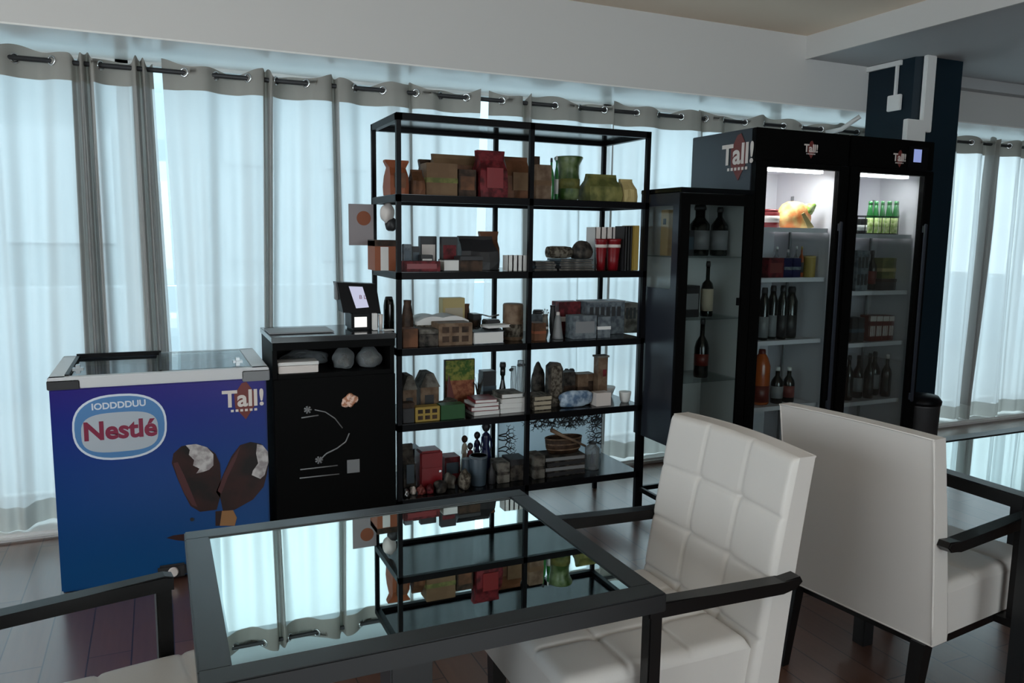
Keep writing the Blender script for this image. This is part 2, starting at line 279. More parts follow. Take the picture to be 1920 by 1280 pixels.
# ------------------------------------------------------------------ curtains
def curtain(x0, x1, gathers, label, seed, ph0=0.0, period=0.30):
    rnd = random.Random(seed); root = empty('sheer_curtain', ((x0 + x1) / 2, 4.38, 0), 0, label, 'curtain', 'sheer curtains along the window'); cx = (x0 + x1) / 2
    X, PH, A = [], [], []
    x = x0; ph = ph0; amp = .03; k = 0; target = .03
    while x < x1:
        g = 0
        for gx, gw in gathers:
            g = max(g, math.exp(-((x - gx) / gw) ** 4))
        X.append(x); PH.append(ph); A.append(amp)
        rate = 2 * PI / period * (1 + 6.0 * g)
        dx = min(.010, .30 / rate); ph += rate * dx; x += dx
        if int(ph / PI) != k: k = int(ph / PI); target = rnd.uniform(.020, .055)
        amp += (target * (1 + .35 * g) - amp) * .08
    n = len(X); zs = [.052, .07, .10, .155, .16] + [.16 + (2.19 - .16) * i / 24 for i in range(1, 24)] + [2.185, 2.19, 2.23, 2.26, 2.285, 2.31, 2.33]
    def pt(i, z):
        s = math.sin(PH[i]); t = z / 2.3
        wob = .30 * math.sin(PH[i] * .5 + 3 * t + seed) + .22 * math.sin(PH[i] * 1.7 + 2.2 * t)
        s2 = s + (1 - t) * wob + (.08 + .30 * min(1, (2.3 - z) * 1.5)) * math.sin(3 * PH[i] + .8 * math.sin(PH[i] * .31))
        y = A[i] * s2 * (1 - .15 * t)
        zz = z
        if z > 2.3: zz = z - .018 + .016 * math.sin(PH[i] * .5 + 1.1) + .010 * math.sin(PH[i] * 1.3)
        if .15 < z < .161 : zz = z + .004 * math.sin(PH[i])
        if z < .06: zz = z - .004 + .008 * math.sin(PH[i] * .5)
        xs = X[i] - cx + .05 * (1 - t) * math.sin(X[i] * 5 + seed) + .02 * (1 - t) * math.sin(X[i] * 17)
        return (xs, y, zz)
    g = [max([math.exp(-((X[i] - gx) / gw) ** 4) for gx, gw in gathers] + [0]) for i in range(n)]
    def sheet(za, zb, name, m, dense=False):
        zz = [z for z in zs if za - 1e-6 <= z <= zb + 1e-6]; b = MB(); V = [[b.bm.verts.new(pt(i, z)) for z in zz] for i in range(n)]
        for i in range(n - 1):
            for j in range(len(zz) - 1):
                q = b.bm.faces.new((V[i][j], V[i + 1][j], V[i + 1][j + 1], V[i][j + 1])); q.smooth = True
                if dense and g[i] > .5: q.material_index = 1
        me = bpy.data.meshes.new(name); b.bm.to_mesh(me); b.bm.free()
        for q in m: me.materials.append(M[q])
        o = bpy.data.objects.new(name, me); COL.objects.link(o); o.parent = root; return o
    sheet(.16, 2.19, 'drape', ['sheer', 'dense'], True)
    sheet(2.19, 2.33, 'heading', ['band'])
    sheet(.052, .16, 'hem', ['hem'])
    # eyelets where the cloth crosses the rod
    for i in range(1, n):
        if int(PH[i] / PI) != int(PH[i - 1] / PI) and g[i] < .5:
            e = MB(); ring = []
            R_, r_ = .019, .006
            for a in range(14):
                for c in range(6):
                    aa = 2 * PI * a / 14; cc = 2 * PI * c / 6; rr = R_ + r_ * math.cos(cc)
                    ring.append(e.bm.verts.new((rr * math.cos(aa), r_ * .8 * math.sin(cc), rr * math.sin(aa))))
            for a in range(14):
                for c in range(6):
                    q = e.bm.faces.new((ring[a * 6 + c], ring[((a + 1) % 14) * 6 + c], ring[((a + 1) % 14) * 6 + (c + 1) % 6], ring[a * 6 + (c + 1) % 6])); q.smooth = True
            o = e.build('eyelet', 'chrome', root); p = pt(i, 2.275); d = Vector(pt(min(i + 2, n - 1), 2.275)) - Vector(pt(max(i - 2, 0), 2.275))
            o.location = p; o.rotation_euler = (0, 0, math.atan2(d.y, d.x))
    return root
curtain(-1.75, 0.02, [(-.285, .05), (-.035, .045)], 'sheer curtain with two thick gathered folds, behind the blue freezer', 1, .4)
curtain(0.06, 1.735, [(.555, .028), (.90, .018), (1.32, .012)], 'sheer curtain between the gathered folds and the narrow gap by the rack', 2, 1.2)
curtain(1.80, 5.10, [(2.03, .03), (2.62, .01), (3.3, .015)], 'sheer curtain behind the black rack and the drinks fridges', 3, 2.0, .34)
curtain(5.14, 8.0, [(6.16, .04), (7.0, .04)], 'sheer curtain to the right of the teal column', 5, .2)
b = MB().tube([(-1.8, 4.38, 2.275), (8.1, 4.38, 2.275)], .012, 10)
rod = tag(b.build('curtain_rod', 'char'), 'dark metal rod threaded through the curtain headings', 'curtain rod')

# ------------------------------------------------------------------ column with cable trunking
b = MB()
pts = [(4.45, 3.74), (4.49, 3.70), (4.84, 3.70), (4.92, 3.80), (4.92, 4.10), (4.45, 4.10)]
vsb = [(x, y, 0) for x, y in pts] + [(x, y, 2.66) for x, y in pts]; n = len(pts)
b.add(vsb, [list(range(n))[::-1], list(range(n, 2 * n))] + [[i, (i + 1) % n, n + (i + 1) % n, n + i] for i in range(n)])
col = tag(b.build('teal_column', 'teal'), kind='structure')
t = empty('cable_trunking', (4.47, 3.68, 2.06), 0, 'white cable trunking running down the teal column above the fridge', 'trunking')
bx(.0, .085, -.015, .015, .13, .60, bev=.004).build('channel', 'white', t)
bx(-.14, .03, -.02, .015, .05, .20, bev=.004).build('junction_box', 'white', t)
# thinner run on the column's left face, with a small box on it
t = empty('wall_socket', (4.44, 3.86, 2.40), 0, 'small white cable box hanging on the left face of the teal column', 'socket')
bx(-.02, .005, -.05, .05, -.06, .04, bev=.004).build('box', 'white', t)
bx(-.012, .005, -.008, .008, .04, .255).build('cable_cover', 'white', t)
bx(-.014, .005, -.03, .24, .225, .255).build('cable_cover', 'white', t)
# curtain rod bracket beside the column
b = MB().tube([(4.30, 4.30, 2.24), (4.36, 4.22, 2.26), (4.43, 4.13, 2.34)], .016, 8)
tag(b.build('rod_bracket', 'white'), 'short white bracket slanting up beside the teal column', 'bracket')

# ------------------------------------------------------------------ black display rack
RX0, RX1, RXC, RY0, RY1, RT = 1.005, 2.362, 1.683, 3.55, 4.02, 2.04
SH = [0.235, 0.605, 0.968, 1.325, 1.680]           # top faces of the boards
rack = empty('display_rack', ((RX0 + RX1) / 2, (RY0 + RY1) / 2, 0), 0, 'tall black open display rack with five loaded shelves before the curtains', 'display rack')
cx, cy = (RX0 + RX1) / 2, (RY0 + RY1) / 2
for x in (RX0, RXC - .011, RX1 - .022):
    for y in (RY0, RY1 - .022):
        bx(x - cx, x - cx + .022, y - cy, y - cy + .022, 0, RT).build('post', 'black', rack)
for z in SH:
    s = bx(RX0 - cx + .004, RX1 - cx - .004, RY0 - cy + .004, RY1 - cy - .004, z - .016, z).build('shelf', 'gloss', rack)
    f = MB()
    for y in (RY0, RY1 - .02): f.box(RX0 - cx, RX1 - cx, y - cy, y - cy + .02, z - .034, z - .002)
    for x in (RX0, RX1 - .02): f.box(x - cx, x - cx + .02, RY0 - cy, RY1 - cy, z - .034, z - .002)
    f.build('shelf_rim', 'black', s)
b = MB()
for y in (RY0, RY1 - .028): b.box(RX0 - cx, RX1 - cx, y - cy, y - cy + .028, RT - .032, RT)
for x in (RX0, RX1 - .028): b.box(x - cx, x - cx + .028, RY0 - cy, RY1 - cy, RT - .032, RT)
b.build('top_frame', 'black', rack)
bx(RX0 - cx + .02, RX1 - cx - .02, RY0 - cy + .02, RY1 - cy - .02, RT - .012, RT - .004).build('top_board', 'gloss', rack)

def sticker(parent, x, y, z, s, rot=0, word='Tall!', side=False):
    """the shop's mark: dull red shield under pale lettering; lies on a face looking to -y (or to -x)"""
    R = (PI / 2, 0, -PI / 2) if side else (PI / 2, 0, 0)
    pts = [(-.30, .25), (-.05, .62), (.10, .66), (.34, .30), (.36, -.15), (.05, -.62), (-.28, -.2)]
    b = MB().prism([(a * s, c * s) for a, c in pts], -.0012, 0)
    o = b.build('badge', 'redprint', parent); o.location = (x, y, z); o.rotation_euler = (0, 0, -PI / 2 if side else 0)
    nx, ny = (-.002, 0) if side else (0, -.002)
    text(word, s * .78, 'pale', parent, (x + nx, y + ny, z + .08 * s), R, fat=s * .02)
    b = MB()
    for i in range(6): b.box(s * (-.42 + .15 * i), s * (-.33 + .15 * i), -.0022, -.0012, -.34 * s, -.26 * s)
    b.build('small_print', 'pale', o)

# ------------------------------------------------------------------ counter cabinet left of the rack
cab = empty('counter_cabinet', (.72, 3.75, 0), 0, 'black counter cabinet with an open niche, between freezer and rack', 'cabinet')
L_, R_, F_, B_ = -.275, .275, -.20, .20
MB().box(L_, L_ + .02, F_ + .02, B_, 0, 1.02).build('side_panel', 'blacksatin', cab)
MB().box(R_ - .02, R_, F_ + .02, B_, 0, 1.02).build('side_panel', 'blacksatin', cab)
MB().box(L_ + .02, R_ - .02, B_ - .015, B_, 0, 1.02).build('back_panel', 'blacksatin', cab)
bx(L_ - .005, R_ + .003, F_ - .005, B_ + .005, 1.02, 1.045, bev=.002).build('top', 'gloss', cab)
bx(L_ + .02, R_ - .02, F_ + .01, B_ - .015, .855, .875).build('niche_floor', 'blacksatin', cab)
bx(L_, R_, F_ + .005, F_ + .02, .985, 1.02).build('fascia', 'blacksatin', cab)
d = bx(L_ + .001, R_ - .001, F_, F_ + .018, .06, .855, bev=.002).build('door', 'blacksatin', cab)
bx(L_ + .02, R_ - .02, F_ + .03, B_ - .015, 0, .06).build('plinth', 'blacksatin', cab)
y = F_ - .0015
def cl(px, py): p = at(px, py, 3.55); return (p.x - .72, y, p.z)
b = MB().tube([cl(590, 768), cl(610, 772), cl(628, 784), cl(642, 802)], .0028, 6).tube([cl(655, 812), cl(648, 828), cl(632, 840), cl(612, 850), cl(600, 862)], .0034, 6)
for px, py, r in ((577, 768, .017), (598, 862, .017)):
    c = cl(px, py)
    for k in range(7): a = k * 2 * PI / 7; b.tube([c, (c[0] + r * math.cos(a), y, c[2] + r * math.sin(a))], [.003, .005], 5)
b.build('scroll_mark', 'grey', d)  # thin grey curves with flower-shaped ends on the door
for a_, c_ in (((565, 783), (597, 778)), ((563, 880), (633, 872)), ((562, 896), (636, 888))): MB().tube([cl(*a_), cl(*c_)], .0032, 5).build('line_mark', 'grey', d)
p0 = cl(651, 887); p1 = cl(674, 860)
bx(p0[0], p1[0], y, y + .001, p0[2], p1[2]).build('notice', 'grey', d)
c = cl(655, 751); b = MB().blob((c[0], y, c[2]), .033, .0015, .028, 3, .22, flat=False); b.build('badge', 'copper', d)

# ------------------------------------------------------------------ blue chest freezer
fz = empty('chest_freezer', (.0, 3.885, 0), 0, 'blue ice cream chest freezer with sliding glass lids, left of the counter', 'freezer')
L_, R_, F_, B_ = -.415, .418, -.305, .30
bx(L_, R_, F_, B_, .012, .865, bev=.006).build('body', 'blue', fz)
for x in (L_ + .05, R_ - .05):
    for yy in (F_ + .05, B_ - .05): MB().lathe([(.02, 0), (.025, .004), (.025, .014)], x, yy, 0, 12).build('foot', 'char', fz)
lf = MB()
z0, z1 = .865, .912
lf.box(L_ - .004, R_ + .012, F_ - .006, F_ + .035, z0, z1, bev=.004).box(L_ - .004, R_ + .012, B_ - .02, B_ + .01, z0, z1, bev=.004)
lf.box(L_ - .004, L_ + .06, F_, B_, z0, z1, bev=.004).box(R_ - .06, R_ + .012, F_, B_, z0, z1, bev=.004)
lid = lf.build('lid_frame', 'alu', fz)
bx(L_ - .006, L_ + .11, F_ - .009, F_ + .03, z0 - .002, z1 - .012, bev=.003).build('corner_cap', 'char', lid)
bx(R_ - .10, R_ + .014, F_ - .009, F_ + .03, z0 - .012, z1 - .012, bev=.003).build('corner_cap', 'grey', lid)
bx(L_ + .06, .02, F_ + .035, B_ - .02, z1 - .012, z1 - .006).build('glass_lid', 'lid', fz)
bx(-.02, R_ - .06, F_ + .035, B_ - .02, z1 - .004, z1 + .002).build('glass_lid', 'lid', fz)
b = MB().box(L_ + .055, L_ + .07, F_ + .03, B_ - .02, z1 - .006, z1 + .006).box(L_ + .055, .0, B_ - .035, B_ - .018, z1 - .006, z1 + .012).box(-.01, .0, F_ + .03, B_ - .02, z1 - .002, z1 + .005)
b.build('lid_rail', 'black', fz)
for x in (L_ + .10, R_ - .11):
    MB().box(x - .02, x + .02, F_ + .06, F_ + .12, z1, z1 + .035, bev=.012).build('lid_handle', 'steel', fz)
yy = F_ - .001
def fl(px, py): p = at(px, py, 3.58); return (p.x, p.z)
def ell(px0, py0, px1, py1, k=1.0, n=40, sq=2.5):
    a, c = fl(px0, (py0 + py1) / 2), fl(px1, (py0 + py1) / 2); d1, d2 = fl((px0 + px1) / 2, py0), fl((px0 + px1) / 2, py1)
    ox, oz = (a[0] + c[0]) / 2, (d1[1] + d2[1]) / 2; rx, rz = (c[0] - a[0]) / 2 * k, (d1[1] - d2[1]) / 2 * k; o = []
    for i in range(n):
        t_ = 2 * PI * i / n; cc, ss = math.cos(t_), math.sin(t_)
        o.append((ox + rx * abs(cc) ** (2 / sq) * (1 if cc > 0 else -1), oz + rz * abs(ss) ** (2 / sq) * (1 if ss > 0 else -1)))
    return o
lg = MB().prism(ell(135, 738, 313, 861), yy - .0008, yy).build('logo_outline', 'logowhite', fz)
MB().prism(ell(139, 742, 309, 857), yy - .0014, yy - .0008).build('logo_field', 'logoblue', lg)
MB().prism(ell(152, 772, 297, 846, sq=3.2), yy - .0020, yy - .0014).build('logo_centre', 'logogrey', lg)
c = fl(226, 806); text('Nestlé', .105, 'logored', fz, (c[0], yy - .0024, c[1]), (PI / 2, 0, 0), fat=.0035, sx=.98)
c = fl(223, 759); text('IODDDDUU', .037, 'logowhite', fz, (c[0], yy - .0024, c[1]), (PI / 2, -.02, 0), fat=.0010, sx=1.0)
def poly(pxs, y0, y1, m, name, parent): return MB().prism([fl(*p) for p in pxs], y0, y1).build(name, m, parent)
def bar(pxs, edge, ice, nm):
    o = poly(pxs, yy - .0010, yy, 'choc', nm, fz); poly(edge, yy - .0015, yy - .0010, 'chocr', 'side', o); poly(ice, yy - .0019, yy - .0010, 'icewhite', 'ice_cream', o)
bar([(322, 868), (325, 850), (340, 836), (365, 832), (388, 838), (404, 850), (412, 868), (414, 893), (413, 930), (406, 955), (375, 959), (357, 948), (345, 925), (332, 895)],
    [(325, 868), (333, 866), (345, 890), (360, 925), (370, 950), (360, 946), (346, 925), (333, 895)],
    [(348, 834), (368, 832), (388, 838), (400, 851), (400, 872), (392, 880), (381, 884), (368, 887), (374, 878), (362, 872), (364, 862), (354, 852), (356, 843)], 'printed_ice_cream')
bar([(413, 933), (405, 922), (418, 890), (434, 855), (450, 834), (470, 828), (490, 832), (502, 846), (504, 865), (500, 890), (494, 912), (474, 936), (440, 955), (418, 958)],
    [(415, 925), (408, 920), (420, 888), (436, 858), (450, 838), (442, 862), (426, 896)],
    [(482, 832), (492, 834), (502, 846), (503, 866), (496, 890), (488, 897), (472, 890), (474, 882), (484, 868), (480, 850)], 'printed_ice_cream')
poly([(404, 958), (437, 956), (444, 970), (440, 985), (404, 985)], yy - .0012, yy, 'stick', 'printed_stick', fz)
poly([(404, 958), (416, 957), (412, 985), (404, 985)], yy - .0016, yy - .0012, 'choc', 'printed_drip', fz)
c = fl(457, 752); sticker(fz, c[0], yy, c[1], .13)
c = fl(360, 973); o = MB().lathe([(.008, 0), (.008, .004)], 0, 0, 0, 12).build('plug', 'char', fz); o.location = (c[0], yy, c[1]); o.rotation_euler = (PI / 2, 0, 0)
poly([(312, 1008), (325, 1003), (350, 1000), (350, 1014), (330, 1012)], yy - .001, yy, 'choc', 'printed_drip', fz)
c = fl(322, 1068)
vb = bx(c[0] - .055, c[0] + .06, yy - .02, yy, c[1] - .03, c[1] + .03, bev=.012).build('control_panel', 'char', fz)
MB().lathe([(.019, 0), (.022, .006), (.018, .014)], 0, 0, 0, 16).build('dial', 'pale', vb).location = (c[0] + .006, yy - .02, c[1]); vb.children[0].rotation_euler = (PI / 2, 0, 0)

# ------------------------------------------------------------------ glass-door fridges and the low drinks cabinet
M['sidepane'] = glass_mat('cabinet_side_glass', (0.85, 0.87, 0.87), 0.012)
def fridge(x0, x1, label, shelves, lamp, disp, FY=3.30):
    D, H, Wd = .54, 2.068, x1 - x0; e = empty('display_fridge', ((x0 + x1) / 2, FY + D / 2, 0), 0, label, 'fridge', 'upright glass-door fridges')
    a, c, f, k = -Wd / 2, Wd / 2, -D / 2, D / 2
    bx(a, a + .02, f + .03, k, 0, H, bev=.003).build('side_panel', 'navy', e); bx(c - .02, c, f + .03, k, 0, H, bev=.003).build('side_panel', 'navy', e)
    bx(a + .02, c - .02, k - .02, k, 0, H).build('back_panel', 'black', e)
    bx(a + .02, c - .02, f + .04, k - .02, H - .02, H).build('top', 'black', e)
    li = MB().box(a + .02, a + .035, f + .04, k - .02, .18, 1.90).box(c - .035, c - .02, f + .04, k - .02, .18, 1.90).box(a + .035, c - .035, k - .035, k - .02, .18, 1.90)
    li.box(a + .035, c - .035, f + .04, k - .035, 1.885, 1.90).box(a + .035, c - .035, f + .04, k - .035, .18, .195)
    li.build('liner', 'inner', e)
    bx(a, c, f, f + .04, 1.905, H, bev=.004).build('header', 'blacksatin', e)
    bx(a, c, f + .01, f + .04, 0, .16).build('kickplate', 'blacksatin', e)
    dm = MB().box(a, a + .075, f - .01, f + .03, .165, 1.90, bev=.004).box(c - .07, c, f - .01, f + .03, .165, 1.90, bev=.004).box(a + .07, c - .07, f - .01, f + .03, .165, .24).box(a + .07, c - .07, f - .01, f + .03, 1.872, 1.90)
    d = dm.build('door', 'blacksatin', e)
    bx(a + .07, c - .07, f + .005, f + .012, .24, 1.872).build('pane', 'glass', d)
    MB().box(c - .062, c - .045, f - .035, f - .018, .55, 1.6, bev=.004).box(c - .062, c - .045, f - .02, f - .008, .56, .60).box(c - .062, c - .045, f - .02, f - .008, 1.55, 1.59).build('handle', 'navy', d)
    for z in shelves:
        s = bx(a + .036, c - .05, f + .08, k - .05, z - .008, z, bev=.001).build('shelf', 'inner', e)
        bx(a + .036, c - .05, f + .068, f + .08, z - .018, z + .006).build('shelf_edge', 'inner', s)
    MB().box(c - .045, c - .036, f + .36, f + .375, .25, 1.75).build('shelf_rail', 'grey', e)
    bx(a + .10, c - .12, f + .06, f + .10, 1.86, 1.883).build('lamp_strip', 'lamp', e)
    if disp:
        p0, p1 = at(1709, 304, FY), at(1725, 281, FY); bx(p0.x - (x0 + x1) / 2 - .035, p1.x - (x0 + x1) / 2 + .06, f - .012, f, p0.z - .05, p1.z + .015, bev=.004).build('display_housing', 'black', e)
        bx(p0.x - (x0 + x1) / 2, p1.x - (x0 + x1) / 2, f - .014, f - .012, p0.z, p1.z).build('display', 'bscreen', e)
    l = bpy.data.lights.new('fridge_tube_light', 'AREA'); l.shape = 'RECTANGLE'; l.size = Wd * .6; l.size_y = .04; l.energy = lamp; l.color = (1, .96, .97)
    lo = bpy.data.objects.new('fridge_tube_light', l); COL.objects.link(lo); lo.parent = e; lo.location = (0, f + .09, 1.855); lo.rotation_euler = (math.radians(12), 0, 0)
    return e
def zs(pxs, Y): return [at(px, py, Y).z for px, py in pxs]
SA = zs([(1437, 428), (1433, 523), (1428, 642), (1424, 766)], 3.37); SB = zs([(1606, 440), (1600, 548), (1592, 646), (1585, 757)], 3.37)
FA = fridge(2.835, 3.480, 'black glass-door fridge with fruit packs, nearer the low drinks cabinet', SA, 3.2, False)
FB = fridge(3.490, 4.140, 'black glass-door fridge with a small blue display, beside the teal column', SB, 3.0, True)
c = at(1381, 285, 3.3); 
def sideat(px, py, X):
    r = FWD + RGT * ((px - 960) / FPX) - UPV * ((py - 640) / FPX); return EYE + r * (X / r.x)
c = sideat(1383, 296, 2.832)
sticker(FA, 2.8335 - 3.1575, c.y - 3.57, c.z, .19, side=True)
for F, px, py, s in ((FA, 1520, 281, .072), (FB, 1686, 298, .075)):
    c = at(px, py, 3.30); sticker(F, c.x - F.location.x, -.2715, c.z, s)

CX0, CX1, CY0, CY1, CH = 2.373, 2.828, 3.30, 3.64, 1.748
cel = empty('drinks_cabinet', ((CX0 + CX1) / 2, (CY0 + CY1) / 2, 0), 0, 'dim black glass-door drinks cabinet between the rack and the fridges', 'cabinet')
a, c, f, k = -(CX1 - CX0) / 2, (CX1 - CX0) / 2, -(CY1 - CY0) / 2, (CY1 - CY0) / 2; zb = .43
MB().box(a, a + .018, f, k, zb, 1.24).box(a, a + .018, f, k, 1.66, CH).box(a, a + .018, f, f + .05, 1.24, 1.66).box(a, a + .018, k - .05, k, 1.24, 1.66).build('side_panel', 'navy', cel)
bx(a + .004, a + .010, f + .05, k - .05, 1.24, 1.66).build('side_pane', 'sidepane', cel)
sp_ = bx(c - .018, c, f, k, zb, CH).build('side_panel', 'black', cel); bx(c - .022, c - .018, f, k - .015, zb + .02, CH - .03).build('liner', 'cabliner', sp_)
bx(a + .018, c - .018, k - .015, k, zb, CH).build('back_panel', 'cabliner', cel)
bx(a - .004, c, f - .02, k + .002, CH - .025, CH, bev=.004).build('top', 'gloss', cel); bx(a + .018, c - .018, f, k - .015, zb, zb + .02).build('bottom', 'black', cel)
d = MB().box(a, a + .055, f - .02, f - .001, zb, 1.72, bev=.002).box(c - .055, c, f - .02, f - .001, zb, 1.72, bev=.002).box(a + .05, c - .05, f - .02, f - .001, zb, zb + .06).box(a + .05, c - .05, f - .02, f - .001, 1.665, 1.72).build('door', 'blacksatin', cel)
bx(a + .05, c - .05, f - .012, f - .008, zb + .06, 1.665).build('pane', 'shade', d)
p = at(1380, 565, 3.28); bx(p.x - cel.location.x, p.x - cel.location.x + .012, f - .034, f - .02, p.z - .02, p.z + .02).build('knob', 'black', d)
SC = zs([(1290, 481), (1285, 598), (1278, 716)], 3.33)
for z in SC: bx(a + .02, c - .02, f + .01, k - .02, z - .006, z).build('shelf', 'shade', cel)
for x in (a + .03, c - .03):
    for y_ in (f + .03, k - .03): bx(x - .014, x + .014, y_ - .014, y_ + .014, 0, zb).build('leg', 'black', cel)
b = MB().box(a + .02, c - .02, f + .022, f + .038, .10, .125).box(a + .02, c - .02, k - .038, k - .022, .10, .125).box(a + .022, a + .038, f + .03, k - .03, .10, .125).box(c - .038, c - .022, f + .03, k - .03, .10, .125)
b.build('stretcher', 'black', cel)

# black bin beside the fridge
e = empty('waste_bin', (4.27, 3.36, 0), 0, 'black lidded bin beside the right-hand fridge and behind the white armchair', 'bin')
MB().lathe([(.09, 0), (.10, .01), (.115, .50), (.118, .51)], 0, 0, 0, 24).build('bucket', 'char', e)
MB().lathe([(.12, 0), (.122, .02), (.10, .05), (.02, .06)], 0, 0, .511, 24).build('lid', 'black', e)

# ------------------------------------------------------------------ tables
def table(x0, x1, y0, y1, label, legs=True):
    e = empty('glass_table', ((x0 + x1) / 2, (y0 + y1) / 2, 0), 0, label, 'table', 'black framed glass tables'); W, D = (x1 - x0) / 2, (y1 - y0) / 2; fw = .057
    f = MB().box(-W, W, -D, -D + fw, .708, .75, bev=.003).box(-W, W, D - fw, D, .708, .75, bev=.003).box(-W, -W + fw, -D + fw - .004, D - fw + .004, .708, .7499, bev=.003).box(W - fw, W, -D + fw - .004, D - fw + .004, .708, .7499, bev=.003)
    f.build('top_frame', 'tablewood', e)
    bx(-W + fw - .002, W - fw + .002, -D + fw - .002, D - fw + .002, .735, .7465).build('glass_top', 'tableglass', e)
    for sx in (-1, 1):
        for sy in (-1, 1):
            x, y = sx * (W - .04), sy * (D - .04)
            if legs: bx(x - .026, x + .026, y - .026, y + .026, 0, .708, bev=.003).build('leg', 'tablewood', e)
    if not legs:
        bx(-.05, .05, -.05, .05, .02, .708, bev=.003).build('pedestal', 'tablewood', e)
        MB().box(-.28, .28, -.035, .035, 0, .03, bev=.004).box(-.035, .035, -.25, .25, 0, .0295, bev=.004).build('foot_cross', 'tablewood', e)
    return e
table(.034, .963, 1.325, 2.078, 'black framed table with mirror-like glass top, in front of the freezer', False)
table(2.325, 3.25, 1.40, 2.06, 'black framed glass table reflecting the curtains, in front of the drinks fridges and bin')

# ------------------------------------------------------------------ armchairs
def cushion(w, h, t, nu, nv, rows, cols, puff=.022, seam=.010):
    """padded slab: front face pillows between stitched seams; local u across, v up, depth -> w"""
    nu_, nv_ = nu, nv; P = {}
    def depth(u, v):
        e = 1.0
        for q, L in ((u, w), (v, h)):
            d = min(q, L - q)
            if d < puff: e *= math.sqrt(max(0, 1 - (1 - d / puff) ** 2))
        dd = puff * e
        for i in range(1, cols): dd -= seam * math.exp(-((u - w * i / cols) / .006) ** 2) * e + .22 * seam * math.exp(-((u - w * i / cols) / .03) ** 2) * e
        for j in range(1, rows): dd -= seam * math.exp(-((v - h * j / rows) / .006) ** 2) * e + .22 * seam * math.exp(-((v - h * j / rows) / .03) ** 2) * e
        for i in range(1, cols):
            for j in range(1, rows): dd -= 1.1 * seam * math.exp(-(((u - w * i / cols) ** 2 + (v - h * j / rows) ** 2) / .018 ** 2)) * e
        return dd
    F = [[(w * i / nu_, h * j / nv_) for j in range(nv_ + 1)] for i in range(nu_ + 1)]
    return [[(u, v, t - puff + depth(u, v)) for u, v in row] for row in F]
def slab(mb, G, f):
    """closed solid from the front height grid G; f maps (u, v, depth) to space"""
    n, m_ = len(G), len(G[0]); A = [[mb.bm.verts.new(f(*p)) for p in row] for row in G]; B = [[mb.bm.verts.new(f(p[0], p[1], 0)) for p in row] for row in G]
    for i in range(n - 1):
        for j in range(m_ - 1):
            q = mb.bm.faces.new((A[i][j], A[i + 1][j], A[i + 1][j + 1], A[i][j + 1])); q.smooth = True
            q = mb.bm.faces.new((B[i][j + 1], B[i + 1][j + 1], B[i + 1][j], B[i][j])); q.smooth = True
    for i in range(n - 1):
        mb.bm.faces.new((A[i + 1][0], A[i][0], B[i][0], B[i + 1][0])); mb.bm.faces.new((A[i][-1], A[i + 1][-1], B[i + 1][-1], B[i][-1]))
    for j in range(m_ - 1):
        mb.bm.faces.new((A[0][j], A[0][j + 1], B[0][j + 1], B[0][j])); mb.bm.faces.new((A[-1][j + 1], A[-1][j], B[-1][j], B[-1][j + 1]))
